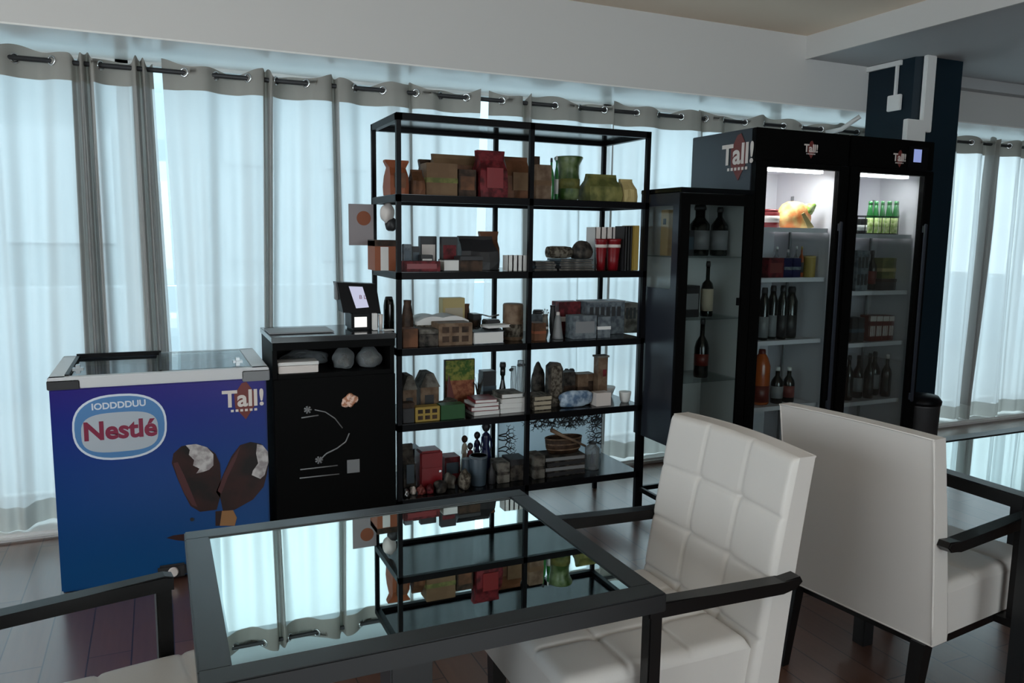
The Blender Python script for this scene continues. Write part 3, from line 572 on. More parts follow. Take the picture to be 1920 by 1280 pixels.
def armchair(loc, rz, label):
    e = empty('armchair', loc, rz, label, 'chair', 'white tufted armchairs')
    W = .275
    # seat: upholstered box, tufted on top, sitting between the arms
    s = MB(); G = cushion(.50, .56, .165, 60, 72, 3, 3, .03, .007)
    slab(s, G, lambda u, v, d: (.30 - v, u - .25, .295 + d)); s.build('seat', 'leather', e)
    # back: leaning slab, 4 rows of 3 tufted squares, falls to the seat's underside behind
    bk = MB(); Hh = .655; G = cushion(2 * W, Hh, .095, 88, 104, 4, 3, .022, .0065)
    def fb(u, v, d):
        z = .295 + v; lean = .062 * max(0, v) / Hh + .02 * (v / Hh) ** 2
        th = 1 - .28 * v / Hh
        return (-.335 - lean + d * th + .012 * math.sin(PI * u / (2 * W)) * (v / Hh) * -1, u - W, z - .008 * ((u - W) / W) ** 2 * v / Hh)
    slab(bk, G, fb); bo = bk.build('backrest', 'leather', e)
    # welt along the top rear edge and down the rear corners
    wl = MB()
    for uu in (.004, 2 * W - .004): wl.tube([fb(uu, Hh * i / 10, .0) for i in range(11)], .003, 6)
    wl.tube([fb(2 * W * i / 10, Hh - .002, .0) for i in range(11)], .003, 6); wl.tube([fb(2 * W * i / 10, .002, 0) for i in range(11)], .003, 6)
    wl.build('piping', 'leather', bo)
    for sy in (-1, 1):
        y = sy * .293
        a_ = MB()
        pr = [(-.345, .605), (-.30, .60), (-.10, .605), (.09, .612), (.110, .606), (.110, .640), (.09, .646), (-.10, .638), (-.30, .632), (-.355, .638), (-.365, .622)]
        a_.prism(pr, y - .021, y + .021); bmesh.ops.bevel(a_.bm, geom=[ed for ed in a_.bm.edges if abs(ed.verts[0].co.y - ed.verts[1].co.y) < 1e-5], offset=.004, segments=2, affect='EDGES')
        ar = a_.build('armrest', 'blackwood', e)
        bx(.068, .104, y - .018, y + .018, .27, .612, bev=.003).build('arm_post', 'blackwood', ar)
    # side rails under the seat and four legs
    MB().box(-.31, .28, -.245, .245, .262, .296, bev=.003).box(.055, .11, -.311, -.24, .268, .292).box(.055, .11, .24, .311, .268, .292).build('seat_frame', 'blackwood', e)
    for sx, xx in ((1, .26), (-1, -.325)):
        for sy in (-1, 1):
            l = MB(); y = sy * .235; t0, t1 = .023, .016; dx = .0 if sx > 0 else -.045
            x_ = xx
            l.add([(x_ - t0, y - t0, .295), (x_ + t0, y - t0, .295), (x_ + t0, y + t0, .295), (x_ - t0, y + t0, .295), (x_ - t1 + dx, y - t1, 0), (x_ + t1 + dx, y - t1, 0), (x_ + t1 + dx, y + t1, 0), (x_ - t1 + dx, y + t1, 0)],
                  [(0, 1, 2, 3), (7, 6, 5, 4), (0, 4, 5, 1), (1, 5, 6, 2), (2, 6, 7, 3), (3, 7, 4, 0)])
            l.build('leg', 'blackwood', e)
    return e
c1 = armchair((1.130, 1.785, 0), PI, 'white tufted armchair at the right end of the glass table, its padded front showing')
c2 = armchair((2.375, 1.835, 0), math.radians(7), 'white armchair turned to the second table, showing its plain back')
c3 = armchair((-.06, 1.78, 0), math.radians(9), 'armchair at the left end of the glass table, mostly its dark armrest in view')
# ------------------------------------------------------------------ goods
def spot(name, px0, px1, pyt, z, Y, d, label, cat, group=None, rz=0.0, part=True):
    """an Empty on a shelf of height z; returns it with half width, depth and height"""
    pm = at((px0 + px1) / 2, 640, Y)
    zm = z
    # x extents at mid height of the thing
    def X(px, zz):
        lo = FWD + RGT * ((px - 960) / FPX); k = UPV / FPX
        # solve for the picture row that reaches (Y, zz)
        py = 640.0
        for _ in range(6):
            p = at(px, py, Y); py += (p.z - zz) * 380
        return at(px, py, Y).x
    zt = at((px0 + px1) / 2, pyt, Y).z; zt = max(zt, z + .008)
    x0, x1 = X(px0, (z + zt) / 2), X(px1, (z + zt) / 2)
    e = empty(name, ((x0 + x1) / 2, Y + d / 2, z + .001), rz, label, cat, group)
    return e, (x1 - x0) / 2, d / 2, zt - z
def one(mb, name, m, e):
    """turn the Empty into a single-mesh thing"""
    loc, rot = e.location.copy(), e.rotation_euler.copy(); kv = {k: e[k] for k in ('label', 'category', 'group') if k in e}
    bpy.data.objects.remove(e); o = mb.build(name, m); o.location = loc; o.rotation_euler = rot
    for k in kv: o[k] = kv[k]
    return o
def carton(px0, px1, pyt, z, Y, d, m, lm, label, name='carton', cat='box', group=None, rz=0, style='label'):
    e, w, h, H = spot(name, px0, px1, pyt, z, Y, d, label, cat, group, rz)
    bx(-w, w, -h, h, 0, H, bev=.002).build('body', m, e)
    if style == 'label': bx(-w * .8, w * .8, -h - .001, -h, H * .25, H * .75).build('printed_label', lm, e)
    elif style == 'lid': bx(-w - .002, w + .002, -h - .002, h + .002, H * .74, H + .003, bev=.002).build('lid', lm, e)
    elif style == 'top': 
        bx(-w * .98, w * .98, -h - .001, -h, H * .78, H * .98).build('printed_band', lm, e)
        for i in range(3): bx(-w * .8 + i * w * .55, -w * .8 + i * w * .55 + w * .35, -h - .0012, -h, H * .2, H * .6).build('printed_label', lm, e)
    elif style == 'window':
        for i in range(3):
            for j in range(2): bx(-w * .8 + i * w * .58, -w * .8 + i * w * .58 + w * .4, -h - .001, -h, H * (.15 + .42 * j), H * (.42 + .42 * j)).build('printed_window', lm, e)
    elif style == 'band': bx(-w - .001, w + .001, -h - .001, h + .001, H * .4, H * .55).build('band', lm, e)
    return e
def bag(px0, px1, pyt, z, Y, d, m, lm, label, flare=1.15, name='paper_bag', cat='bag', top='flare', group=None, lab=(.2, .62)):
    e, w, h, H = spot(name, px0, px1, pyt, z, Y, d, label, cat, group)
    w /= max(1, flare) if top == 'flare' else 1
    prof = [(1.0, 0, 1), (1.04, .25, 1.02), (1.0, .55, .9), (.90, .78, .45)] + ([(flare, .97, .30), (flare, 1.0, .28)] if top == 'flare' else [(.92, .9, .22), (.93, 1.0, .15)])
    b = MB(); rings = []; rnd = random.Random(int(px0))
    for sx, t, sy in prof:
        ring = []
        for u, v in [(-1, -1), (-.5, -1.05), (0, -1), (.5, -1.06), (1, -1), (1, 0), (1, 1), (0, 1.04), (-1, 1), (-1, 0)]:
            ring.append(b.bm.verts.new((u * w * sx * (1 + rnd.uniform(-.03, .03)), v * h * sy * (1 + rnd.uniform(-.04, .04)), H * t + rnd.uniform(-.02, .02) * H * (0 < t < 1))))
        rings.append(ring)
    n = 10
    for a_, c_ in zip(rings, rings[1:]):
        for i in range(n): b.bm.faces.new((a_[i], a_[(i + 1) % n], c_[(i + 1) % n], c_[i]))
    b.bm.faces.new(rings[0][::-1]); b.bm.faces.new(rings[-1]); b.build('pouch', m, e)
    if lm: bx(-w * .62, w * .62, -h * 1.12 - .002, -h * 1.12 + .004, H * lab[0], H * lab[1]).build('printed_label', lm, e)
    return e
def turned(px0, px1, pyt, z, Y, prof, m, label, cat, name, lid=None, lidm='char', band=None, bandm='paper', group=None, n=20):
    """round thing: prof is (radius share, height share); lid and band are (from, to, radius share)"""
    e, w, h, H = spot(name, px0, px1, pyt, z, Y, .0, label, cat, group); e.location.y += w
    if lid is None and band is None: return one(MB().lathe([(r * w, t * H) for r, t in prof], n=n), name, m, e)
    MB().lathe([(r * w, t * H) for r, t in prof], n=n).build('body', m, e)
    if lid: a_, c_, r = lid; MB().lathe([(r * w, a_ * H), (r * w * 1.02, (a_ * .5 + c_ * .5) * H), (r * w * .85, c_ * H)], n=n).build('cap', lidm, e)
    if band: a_, c_, r = band; MB().lathe([(r * w * 1.012, a_ * H), (r * w * 1.012, c_ * H)], n=n).build('label_band', bandm, e)
    return e
BOT = [(.9, 0), (1, .03), (1, .55), (.85, .64), (.36, .76), (.33, .96)]
JAR = [(.9, 0), (1, .05), (1, .8), (.8, .88), (.8, .9)]
POT = [(.6, 0), (.95, .25), (1, .5), (.8, .8), (.7, .9), (.85, 1)]
CAN = [(.94, 0), (1, .03), (1, .96), (.93, 1)]
def bottle(px0, px1, pyt, z, Y, m, capm, bandm, label, group=None, name='bottle', prof=BOT, band=(.15, .48, 1)):
    return turned(px0, px1, pyt, z, Y, prof, m, label, 'bottle', name, (prof[-1][1] - .06, 1.0, prof[-1][0] * 1.2), capm, band if bandm else None, bandm or 'paper', group)
def book(px0, px1, pyt, z, Y, d, m, label, rz=0, name='book', up=False, thick=None, group=None):
    e, w, h, H = spot(name, px0, px1, pyt, z, Y, d, label, 'book', group, rz)
    if thick: e.location.z += H - thick; H = thick
    if up:
        bx(-w + .003, w - .003, -h + .003, h - .003, .003, H - .003).build('pages', 'paper', e)
        MB().box(-w, -w + .003, -h, h, 0, H).box(w - .003, w, -h, h, 0, H).box(-w, w, -h, -h + .003, 0, H).build('cover', m, e)
    else:
        t_ = min(.003, H * .2)
        bx(-w + .003, w - .004, -h + .002, h - .004, t_, H - t_).build('pages', 'paper', e)
        MB().box(-w, w, -h, h, 0, t_).box(-w, w, -h, h, H - t_, H).box(-w, w, h - .003, h, 0, H).build('cover', m, e)
    return e
def figure(px0, px1, pyt, z, Y, m, hm, label, dress=True):
    e, w, h, H = spot('figurine', px0, px1, pyt, z, Y, .0, label, 'figurine'); e.location.y += w
    MB().lathe([(.95 * w, 0), (1.0 * w, .05 * H), (.7 * w, .35 * H), (.42 * w, .55 * H), (.55 * w, .68 * H), (.5 * w, .74 * H), (.18 * w, .79 * H), (.18 * w, .82 * H)], n=16).build('body', m, e)
    MB().blob((0, 0, H * .895), H * .085, H * .085, H * .105, 1, .02, 2, flat=False).build('head', hm, e)
    b = MB()
    for s in (-1, 1): b.tube([(s * w * .5, 0, H * .70), (s * w * .75, -w * .25, H * .52), (s * w * .3, -w * .65, H * .46)], [w * .15, w * .12, w * .09], 7)
    b.build('arms', m, e); return e
S1, S2, S3, S4, S5 = SH[4], SH[3], SH[2], SH[1], SH[0]
YF, YM, YK = 3.60, 3.72, 3.85       # front, middle and back rows on a board

# ---- top board
bag(727, 775, 299, S1, 3.66, .13, 'orange', 'kraft2', 'rust-orange paper bag with a flared top at the left end of the top shelf', 1.3)
bag(772, 797, 317, S1, 3.64, .11, 'kraft2', None, 'small brown pouch beside the rust-orange bag on the top shelf', top='fold')
bag(794, 818, 297, S1, 3.84, .10, 'brown', None, 'dark pouch half hidden behind the brick-shaped kraft packet on the top shelf', 1.2)
carton(800, 858, 306, S1, 3.63, .10, 'kraft', 'olive', 'square kraft packet with a greenish lower print on the top shelf', 'kraft_packet', 'packet', style='band')
bag(812, 903, 289, S1, 3.76, .10, 'kraft', 'kraft2', 'widest brown kraft bag, standing behind the square packet on the top shelf', 1.0, top='fold', lab=(.45, .75))
carton(860, 893, 318, S1, 3.64, .09, 'brown', 'kraft2', 'dark brown carton between the kraft packet and the red sack on the top shelf')
bag(901, 953, 281, S1, 3.62, .13, 'maroon', 'red', 'dark red sack with a black flared neck, tallest thing on the top shelf', 1.05)
bag(952, 999, 293, S1, 3.68, .13, 'kraft2', 'kraft', 'brown paper bag leaning by the middle post on the top shelf', 1.0, top='fold')
bag(1001, 1017, 292, S1, 3.80, .10, 'brown', None, 'narrow dark bag just right of the middle post on the top shelf', 1.05)
carton(1005, 1034, 309, S1, 3.64, .10, 'tan', 'kraft', 'small tan carton with stripes, right of the middle post on the top shelf', style='band')
bottle(1031, 1041, 296, S1, 3.66, 'gbottle', 'char', None, 'dark green bottle, left one of the two beside the green jug', group=None)
bottle(1043, 1054, 292, S1, 3.70, 'gbottle', 'paper', 'paper', 'dark green bottle with a pale neck, touching the green jug')
e = turned(1051, 1107, 292, S1, 3.66, [(.62, 0), (.78, .12), (.80, .45), (.72, .62), (.74, .8), (1.0, .97), (.95, 1.0), (.66, .82)], 'leaf', 'leaf-green patterned jug with a wide flared rim on the top shelf', 'jug', 'green_jug', band=(.28, .5, .80), bandm='olive')
bag(1104, 1172, 326, S1, 3.65, .13, 'olive', None, 'olive-green bag with a dark folded top at the right of the top shelf', .8, top='fold')
bag(1166, 1195, 335, S1, 3.64, .12, 'paley', None, 'mustard-yellow bag at the right end of the top shelf', .75, top='fold')

# ---- second board
e, w_, h_, H_ = spot('gift_carton', 703, 745, 452, S2, 3.70, .14, 'rust and white open carton at the left end of the second shelf', 'box')
bx(-w_, w_, -h_, h_, 0, H_).build('body', 'orange', e); bx(-w_ * .5, w_ * .2, -h_ - .001, -h_, 0, H_ * .8).build('white_stripe', 'paper', e); bx(-w_, w_, -h_ - .001, h_, H_ * .82, H_ + .004).build('flap', 'brown', e)
for i, (p0, p1, t_, Y_, mm, lm, lab) in enumerate([
    (757, 772, 458, 3.72, 'bluegrey', 'slate', 'narrow blue-grey packet by the left front post on the second shelf'),
    (773, 787, 462, 3.74, 'char', 'slate', 'narrow charcoal packet next to the blue-grey packet on the second shelf'),
    (788, 819, 443, 3.80, 'char', 'pale', 'black display card with a pale picture, left one on the second shelf'),
    (828, 858, 444, 3.72, 'char', 'maroon', 'black display card with a dark red picture, right one on the second shelf')]):
    carton(p0, p1, t_, S2, Y_, .035, mm, lm, lab, 'display_card' if i > 1 else 'packet', 'card' if i > 1 else 'packet')
carton(756, 826, 490, S2, 3.58, .08, 'maroon', 'red', 'flat red patterned box lying in front on the second shelf', 'flat_box')
carton(790, 812, 478, S2, 3.67, .05, 'char', 'paper', 'little black box with a white line under the left display card', 'small_box')
book(832, 862, 487, S2, 3.60, .08, 'char', 'thin black book lying under the dark red display card'); 
bag(866, 934, 443, S2, 3.70, .16, 'char', None, 'bulky black case left of the middle post on the second shelf', 1.0, 'black_case', 'case', 'fold')
carton(864, 905, 482, S2, 3.58, .09, 'brown', 'char', 'dark low box in front of the bulky black case', 'low_box', style='lid')
bag(904, 939, 434, S2, 3.87, .10, 'kraft2', None, 'brown flared bag behind the bulky black case on the second shelf', 1.15)
for i in range(4):
    x = 953 + 9 * i
    book(x, x + 8.4, 479, S2, 3.60, .07, 'paper', 'pale upright booklet in the row left of the middle post, second shelf', up=True, group='pale booklets left of the middle post')
def pile(px0, px1, n, th, z, Y, d, covers, pages, labels, name='magazine', cat='magazine'):
    for i in range(n):
        e, w, h, H = spot(name, px0 + (i * 7) % 5, px1 - (i * 11) % 7, 640, z, Y, d, labels[i], cat, rz=.06 * math.sin(i * 2.3)); e.location.y = Y + d / 2 + .006
        bx(-w + .002, w - .002, -h + .0015, h - .002, .0015, th - .0015).build('pages', pages, e); MB().box(-w, w, -h, h, 0, .0015).box(-w, w, -h, h, th - .0015, th).box(-w, -w + .002, -h, h, 0, th).build('cover', covers[i % len(covers)], e); z += th + .001
    return z
pile(1003, 1046, 4, .011, S2, 3.575, .13, ['char', 'slate', 'char', 'char'], 'stone', [k + ' dark magazine in the low pile touching the middle post, second shelf' for k in ('lowest', 'second', 'third', 'topmost')])
zp = pile(1049, 1116, 5, .011, S2, 3.575, .15, ['char', 'char', 'bluegrey', 'char', 'slate'], 'stone', [k + ' dark magazine in the wide pile under the cloth roll, second shelf' for k in ('lowest', 'second', 'third', 'fourth', 'topmost')])
e, w_, h_, H_ = spot('cloth_roll', 1034, 1078, 452, zp, 3.60, .09, 'mottled beige and brown cloth roll in the right bay of the second shelf', 'cloth roll')
r_ = min(H_ / 2, .032); one(MB().tube([(-w_, 0, r_), (-w_ * .5, 0, r_ * 1.0), (w_ * .5, .005, r_ * .98), (w_, .004, r_)], [r_ * .9, r_, r_, r_ * .85], 14), 'cloth_roll', 'camo', e)
e, w_, h_, H_ = spot('cloth_bundle', 1080, 1118, 451, zp, 3.60, .10, 'dark lumpy bundle between the cloth roll and the red buckets', 'bundle')
one(MB().blob((0, 0, H_ * .36), w_, .045, H_ * .60, 11, .06), 'cloth_bundle', 'darkstone', e)
for (p0, p1, lab) in ((1122, 1143, 'red bucket-shaped tub with white marks, left one of the pair'), (1144, 1170, 'red bucket-shaped tub with white marks, right one of the pair')):
    turned(p0, p1, 448, S2, 3.60, [(.68, 0), (.72, .3), (.95, .9), (1, .92), (1, 1)], 'red', lab, 'tub', 'red_tub', band=(.72, .82, .93), bandm='pale')
for i in range(5):
    x = 1116 + 10.6 * i
    book(x, x + 10, 426, S2, 3.70, .10, 'pale', 'pale upright box in the row behind the red tubs, second shelf', up=True, name='pale_box', group='pale boxes behind the red tubs')
for i in range(3):
    x = 1171 + 5.2 * i
    book(x, x + 4.9, 424, S2, 3.60, .10, 'char', 'dark upright book between the red tubs and the ochre box', up=True, group='dark books beside the ochre box')
carton(1187.5, 1198, 423, S2, 3.582, .13, 'yellow', 'paley', 'tall ochre box at the right end of the second shelf', style='none')
# flyer and round ornament outside the left end
e = empty('hanging_flyer', (.946, 3.99, 1.44), 0, 'grey flyer with an orange disc, hanging off the left rear post', 'flyer')
bx(-.064, .062, -.002, .002, 0, .205).build('sheet', mat('flyer_card', (.30, .27, .28), .7), e)
MB().lathe([(.036, 0), (.036, .001)], n=24).build('printed_disc', 'orange', e).matrix_basis = Matrix.Translation((.012, -.0022, .135)) @ Matrix.Rotation(PI / 2, 4, 'X')
e = empty('round_ornament', (1.045, 3.86, 1.545), 0, 'pale and dark rounded ornament hanging under the left of the top shelf', 'ornament')
MB().blob((.0, 0, .055), .035, .03, .05, 2, .06, flat=False).build('upper_ball', 'pale', e)
MB().blob((.02, .0, .0), .032, .03, .034, 3, .06, flat=False).build('lower_ball', 'char', e)
MB().tube([(0, 0, .08), (0, 0, .110)], .002, 5).build('hanging_loop', 'char', e)

# ---- third board
bottle(722, 742, 557, S3, 3.80, 'bottle', 'char', None, 'squat black bottle at the left end of the third shelf, beside the till', prof=[(.9, 0), (1, .05), (1, .8), (.85, .92), (.6, .98)])
turned(757, 783, 564, S3, 3.72, [(.8, 0), (1, .15), (.95, .6), (.7, .85), (.62, .9), (.66, 1)], 'brown', 'dark brown rounded pot by the left front post on the third shelf', 'pot', 'clay_pot')
carton(756, 784, 617, S3, 3.58, .09, 'kraft2', 'brown', 'reddish low box by the left front post on the third shelf', 'low_box', style='none')
carton(786, 822, 619, S3, 3.59, .10, 'darkstone', 'stone', 'grey-brown low box under the big open book on the third shelf', 'low_box', style='lid')
carton(823, 886, 606, S3, 3.585, .12, 'tan', 'brown', 'wide wooden chest with two panels at the front of the third shelf', 'wooden_chest', 'chest', style='window')
e, w_, h_, H_ = spot('open_book', 779, 880, 592, S3, 3.70, .17, 'large book lying open with white pages on the third shelf', 'book')
zt = H_
b = MB(); n_ = 14; V = []
for i in range(n_ + 1):
    u = -w_ + 2 * w_ * i / n_; q = abs(u) / w_; V.append((u, zt - .012 - .016 * q * q + .012 * math.sin(PI * q)))
b.prism(V + [(w_, zt - .045), (-w_, zt - .045)], -h_, h_); b.build('pages', 'paper', e)
bx(-w_ - .004, w_ + .004, -h_ - .003, h_ + .003, zt - .052, zt - .045).build('cover', 'camo', e)
MB().box(-w_ * .8, w_ * .8, -h_ * .7, h_ * .7, 0, zt - .052).build('stand', 'brown', e)
carton(831, 872, 559, S3, 3.88, .07, 'paley', 'cream', 'pale yellow square carton standing behind the open book', style='label')
turned(872, 887, 571, S3, 3.90, POT, 'kraft2', 'little brown vase beside the pale yellow carton, third shelf', 'vase', 'small_vase')
carton(888, 902, 590, S3, 3.84, .08, 'brown', 'char', 'small dark brown caddy left of the dark model machine', 'small_caddy', style='lid')
e, w_, h_, H_ = spot('model_machine', 898, 948, 591, S3, 3.70, .10, 'dark model machine with a jointed arm on the third shelf', 'model')
bx(-w_, w_, -h_, h_, 0, H_ * .45, bev=.006).build('base', 'char', e); bx(-w_ * .3, w_ * .9, -h_ * .7, h_ * .7, H_ * .45, H_ * .8, bev=.006).build('housing', 'char', e)
MB().tube([(-w_ * .8, 0, H_ * .45), (-w_ * .5, 0, H_), (w_ * .2, 0, H_ * .9), (w_ * .9, -.01, H_ * .97)], .005, 6).build('jointed_arm', 'steel', e)
book(888, 945, 622, S3, 3.58, .11, 'bluegrey', 'grey folder lying in front of the model machine, third shelf', .04)
book(912, 956, 610, S3, 3.60, .08, 'paper', 'white thin book resting askew on the grey folder, third shelf', .18, thick=.013)
turned(948, 988, 571, S3, 3.64, [(.9, 0), (.9, .02), (1, .04), (1, .5), (.96, .52), (1, .55), (1, .96), (.9, 1)], 'tan', 'striped wooden drum left of the middle post on the third shelf', 'drum', 'wooden_drum', band=(.1, .45, 1.0), bandm='camo')
turned(1003, 1026, 582, S3, 3.76, JAR, 'bluegrey', 'grey jar right of the middle post on the third shelf', 'jar', 'grey_jar', (.84, 1, .85), 'char')
carton(1002, 1024, 606, S3, 3.60, .09, 'kraft2', 'orange', 'small orange-brown box in front of the grey jar, third shelf', 'small_box', style='band')
e = turned(1019, 1031, 590, S3, 3.66, POT, 'stone', 'little vase holding a round wire blossom, right of the grey jar', 'vase', 'blossom_vase', band=(.4, .5, 1), bandm='paper')
b = MB()
for k in range(7): a_ = k * 2 * PI / 7; b.tube([(0, 0, .10), (.014 * math.cos(a_), 0, .135 + .014 * math.sin(a_))], .0018, 5).blob((.017 * math.cos(a_), 0, .135 + .017 * math.sin(a_)), .005, .005, .005, 1, 0, 1, flat=False)
b.build('wire_blossom', 'steel', e)
turned(1041, 1061, 586, S3, 3.62, [(1, 0), (.9, .1), (.55, .7), (.4, .85), (.2, .9), (.2, 1)], 'grey', 'grey bell-shaped ornament with a pale knob, in front of the red box', 'bell', 'grey_bell', (.86, 1, .3), 'pale')
turned(1033, 1044, 573, S3, 3.80, POT, 'char', 'small black vase behind the grey bell, third shelf', 'vase', 'small_vase')
carton(1048, 1093, 566, S3, 3.80, .09, 'maroon', 'pale', 'dark red box with a pale stripe left of the model building', style='band')
e, w_, h_, H_ = spot('model_building', 1096, 1197, 566, S3, 3.74, .12, 'long grey model of a building with dark windows, third shelf', 'model')
bx(-w_, w_ * .45, -h_, h_, 0, H_, bev=.002).build('main_block', 'bluegrey', e); bx(w_ * .46, w_, -h_ * .9, h_, 0, H_ * .95, bev=.002).build('side_block', 'stone', e)
bx(-w_ - .004, w_ * .46, -h_ - .004, h_ + .002, H_, H_ + .005).build('roof', 'grey', e)
for i in range(6): bx(-w_ * .9 + i * w_ * .21, -w_ * .9 + i * w_ * .21 + w_ * .14, -h_ - .001, -h_, H_ * .55, H_ * .85).build('window', 'char', e)
for i in range(3): bx(w_ * (.52 + .15 * i), w_ * (.61 + .15 * i), -h_ * .9 - .001, -h_ * .9, H_ * .45, H_ * .8).build('window', 'char', e)
carton(1075, 1119, 592, S3, 3.60, .09, 'bluegrey', 'grey', 'grey printed packet in front of the model building, left of the pair', 'printed_packet', 'packet')
carton(1121, 1145, 594, S3, 3.60, .09, 'bluegrey', 'paper', 'grey printed packet with a white strip, right of the pair by the model building', 'printed_packet', 'packet', style='band')

# ---- fourth board
def modelhouse(px0, px1, pyt, z, Y, d, label):
    e, w, h, H = spot('model_house', px0, px1, pyt, z, Y, d, label, 'model house')
    bx(-w * .9, w * .9, -h, h, 0, H * .7).build('walls', 'tan', e)
    MB().prism([(-w, H * .68), (w, H * .68), (w * .35, H), (-w * .35, H)], -h * 1.1, h * 1.1).build('roof', 'stone', e)
    bx(-w * .5, w * .4, -h - .001, -h, 0, H * .5).build('doorway', 'char', e)
modelhouse(757, 785, 706, S4, 3.62, .10, 'small grey-roofed model house at the left end of the fourth shelf')
modelhouse(787, 828, 700, S4, 3.68, .11, 'larger grey-roofed model house, second from the left on the fourth shelf')
carton(756, 777, 757, S4, 3.575, .05, 'char', 'brown', 'dark box at the left front corner of the fourth shelf', 'dark_box', style='lid')
carton(779, 825, 763, S4, 3.575, .06, 'yellow', 'brown', 'mustard box with dark dividers in front on the fourth shelf', style='window')
carton(827, 872, 759, S4, 3.575, .07, 'green', 'char', 'flat green box beside the mustard box on the fourth shelf', 'flat_box', style='none')
e, w_, h_, H_ = spot('white_tray', 822, 880, 741, S4, 3.68, .10, 'white tray of crumpled paper behind the flat green box', 'tray')
MB().box(-w_, w_, -h_, h_, 0, .012).box(-w_, w_, -h_, -h_ + .006, 0, .035).box(-w_, w_, h_ - .006, h_, 0, .035).box(-w_, -w_ + .006, -h_, h_, 0, .035).box(w_ - .006, w_, -h_, h_, 0, .035).build('tray_body', 'paper', e)
MB().blob((0, 0, .04), w_ * .8, h_ * .8, .03, 8, .25).build('crumpled_paper', 'stone', e)
e, w_, h_, H_ = spot('picture_board', 834, 890, 674, S4, 3.86, .02, 'standing picture board, green above and orange-red below, fourth shelf', 'picture')
bx(-w_, w_, -h_, h_, 0, H_).build('board', 'brown', e); bx(-w_ + .004, w_ - .004, -h_ - .001, -h_, H_ * .55, H_ - .004).build('green_field', mottled('picture_green', (.05, .12, .02), (.30, .30, .06), 40), e); bx(-w_ + .004, w_ - .004, -h_ - .001, -h_, .004, H_ * .55).build('red_field', mottled('picture_red', (.22, .06, .03), (.42, .16, .08), 40), e)
e, w_, h_, H_ = spot('folded_card', 838, 858, 702, S4, 3.80, .02, 'thin folded card leaning before the picture board', 'card')
one(MB().prism([(-w_, 0), (w_, 0), (-w_ * .6, H_)], -.003, .003), 'folded_card', 'redprint', e)
e, w_, h_, H_ = spot('spiky_plant', 889, 905, 700, S4, 3.82, .0, 'small dark spiky potted plant beside the picture board', 'plant')
MB().lathe([(.012, 0), (.018, .03)], n=12).build('pot', 'char', e); b = MB(); rnd = random.Random(4)
for k in range(16): a_ = rnd.uniform(0, 6.28); b.tube([(0, 0, .03), (.018 * math.cos(a_), .015 * math.sin(a_), .03 + (H_ - .03) * .6), (.032 * math.cos(a_), .022 * math.sin(a_), .03 + (H_ - .03) * rnd.uniform(.6, 1))], [.003, .002, .0008], 5)
b.build('leaves', 'darkstone', e)
carton(906, 931, 696, S4, 3.84, .07, 'char', 'slate', 'dark box with a grey band left of the rear middle post, fourth shelf', 'dark_box', style='band')
bottle(936, 957, 681, S4, 3.80, 'bottle', 'char', None, 'black flask with a narrow stopper left of the glass vases', name='flask', prof=[(1, 0), (.98, .08), (.45, .45), (.28, .58), (.28, .66), (.45, .70), (.45, .94)])
for p0, p1, t_, lab in ((960, 972, 688, 'clear glass vase, shorter of the two, holding a dark-leaved stem'), (972, 987, 677, 'clear glass vase, taller of the two, holding dark-leaved stems')):
    e = turned(p0, p1, t_, S4, 3.84 if t_ > 680 else 3.80, [(.8, 0), (.8, .05), (.9, .6), (.75, 1.0)], 'film', lab, 'vase', 'glass_vase', band=(.0, .06, .85), bandm='grey')
    b = MB(); zb_ = .02; hh = .17 if t_ > 680 else .20
    for s in ((-1,) if t_ > 680 else (-.6, 1)):
        x_ = s * .014; b.tube([(0, 0, zb_), (x_ * .6, 0, hh * .7), (x_, 0, hh)], .001, 5).blob((x_, 0, hh + .004), .014, .007, .009, 3, .1, 2, flat=False)
    b.build('leafy_stem', 'char', e)
stack = [(884, 937, 763, .020, 'paper', 'white-edged book lowest in the red pile on the fourth shelf'), (883, 937, 754, .022, 'red', 'crimson book second from the bottom of the red pile, fourth shelf'), (889, 936, 747, .016, 'paper', 'white-edged book in the middle of the red pile, fourth shelf'), (893, 934, 738, .018, 'red', 'crimson book on top of the red pile, fourth shelf')]
z_ = S4
for i, (p0, p1, t_, th, mm, lab) in enumerate(stack):
    e, w_, h_, H_ = spot('book', p0, p1, t_, z_, 3.60, .13, lab, 'book', rz=.05 * (-1) ** i); H_ = th; e.location.y = 3.67
    bx(-w_ + .003, w_ - .003, -h_ + .001, h_ - .003, .003, H_ - .003).build('pages', 'paper', e); MB().box(-w_, w_, -h_, h_, 0, .003).box(-w_, w_, -h_, h_, H_ - .003, H_).box(-w_, -w_ + .003, -h_, h_, 0, H_).build('cover', mm, e); z_ += th + .001
z_ = S4
for i in range(4):
    e, w_, h_, H_ = spot('book', 939 + i, 986 - (i == 3) * 4, 740, z_, 3.60, .13, ['lowest', 'second', 'third', 'topmost'][i] + ' thick white-paged book in the pale pile left of the middle post', 'book', rz=.03 * (-1) ** i); H_ = .024; e.location.y = 3.67
    bx(-w_ + .003, w_ - .003, -h_ + .001, h_ - .003, .003, H_ - .003).build('pages', 'paper', e); MB().box(-w_, w_, -h_, h_, 0, .003).box(-w_, w_, -h_, h_, H_ - .003, H_).box(-w_, -w_ + .003, -h_, h_, 0, H_).build('cover', 'stone' if i == 3 else 'paper', e); z_ += .025
z_ = S4
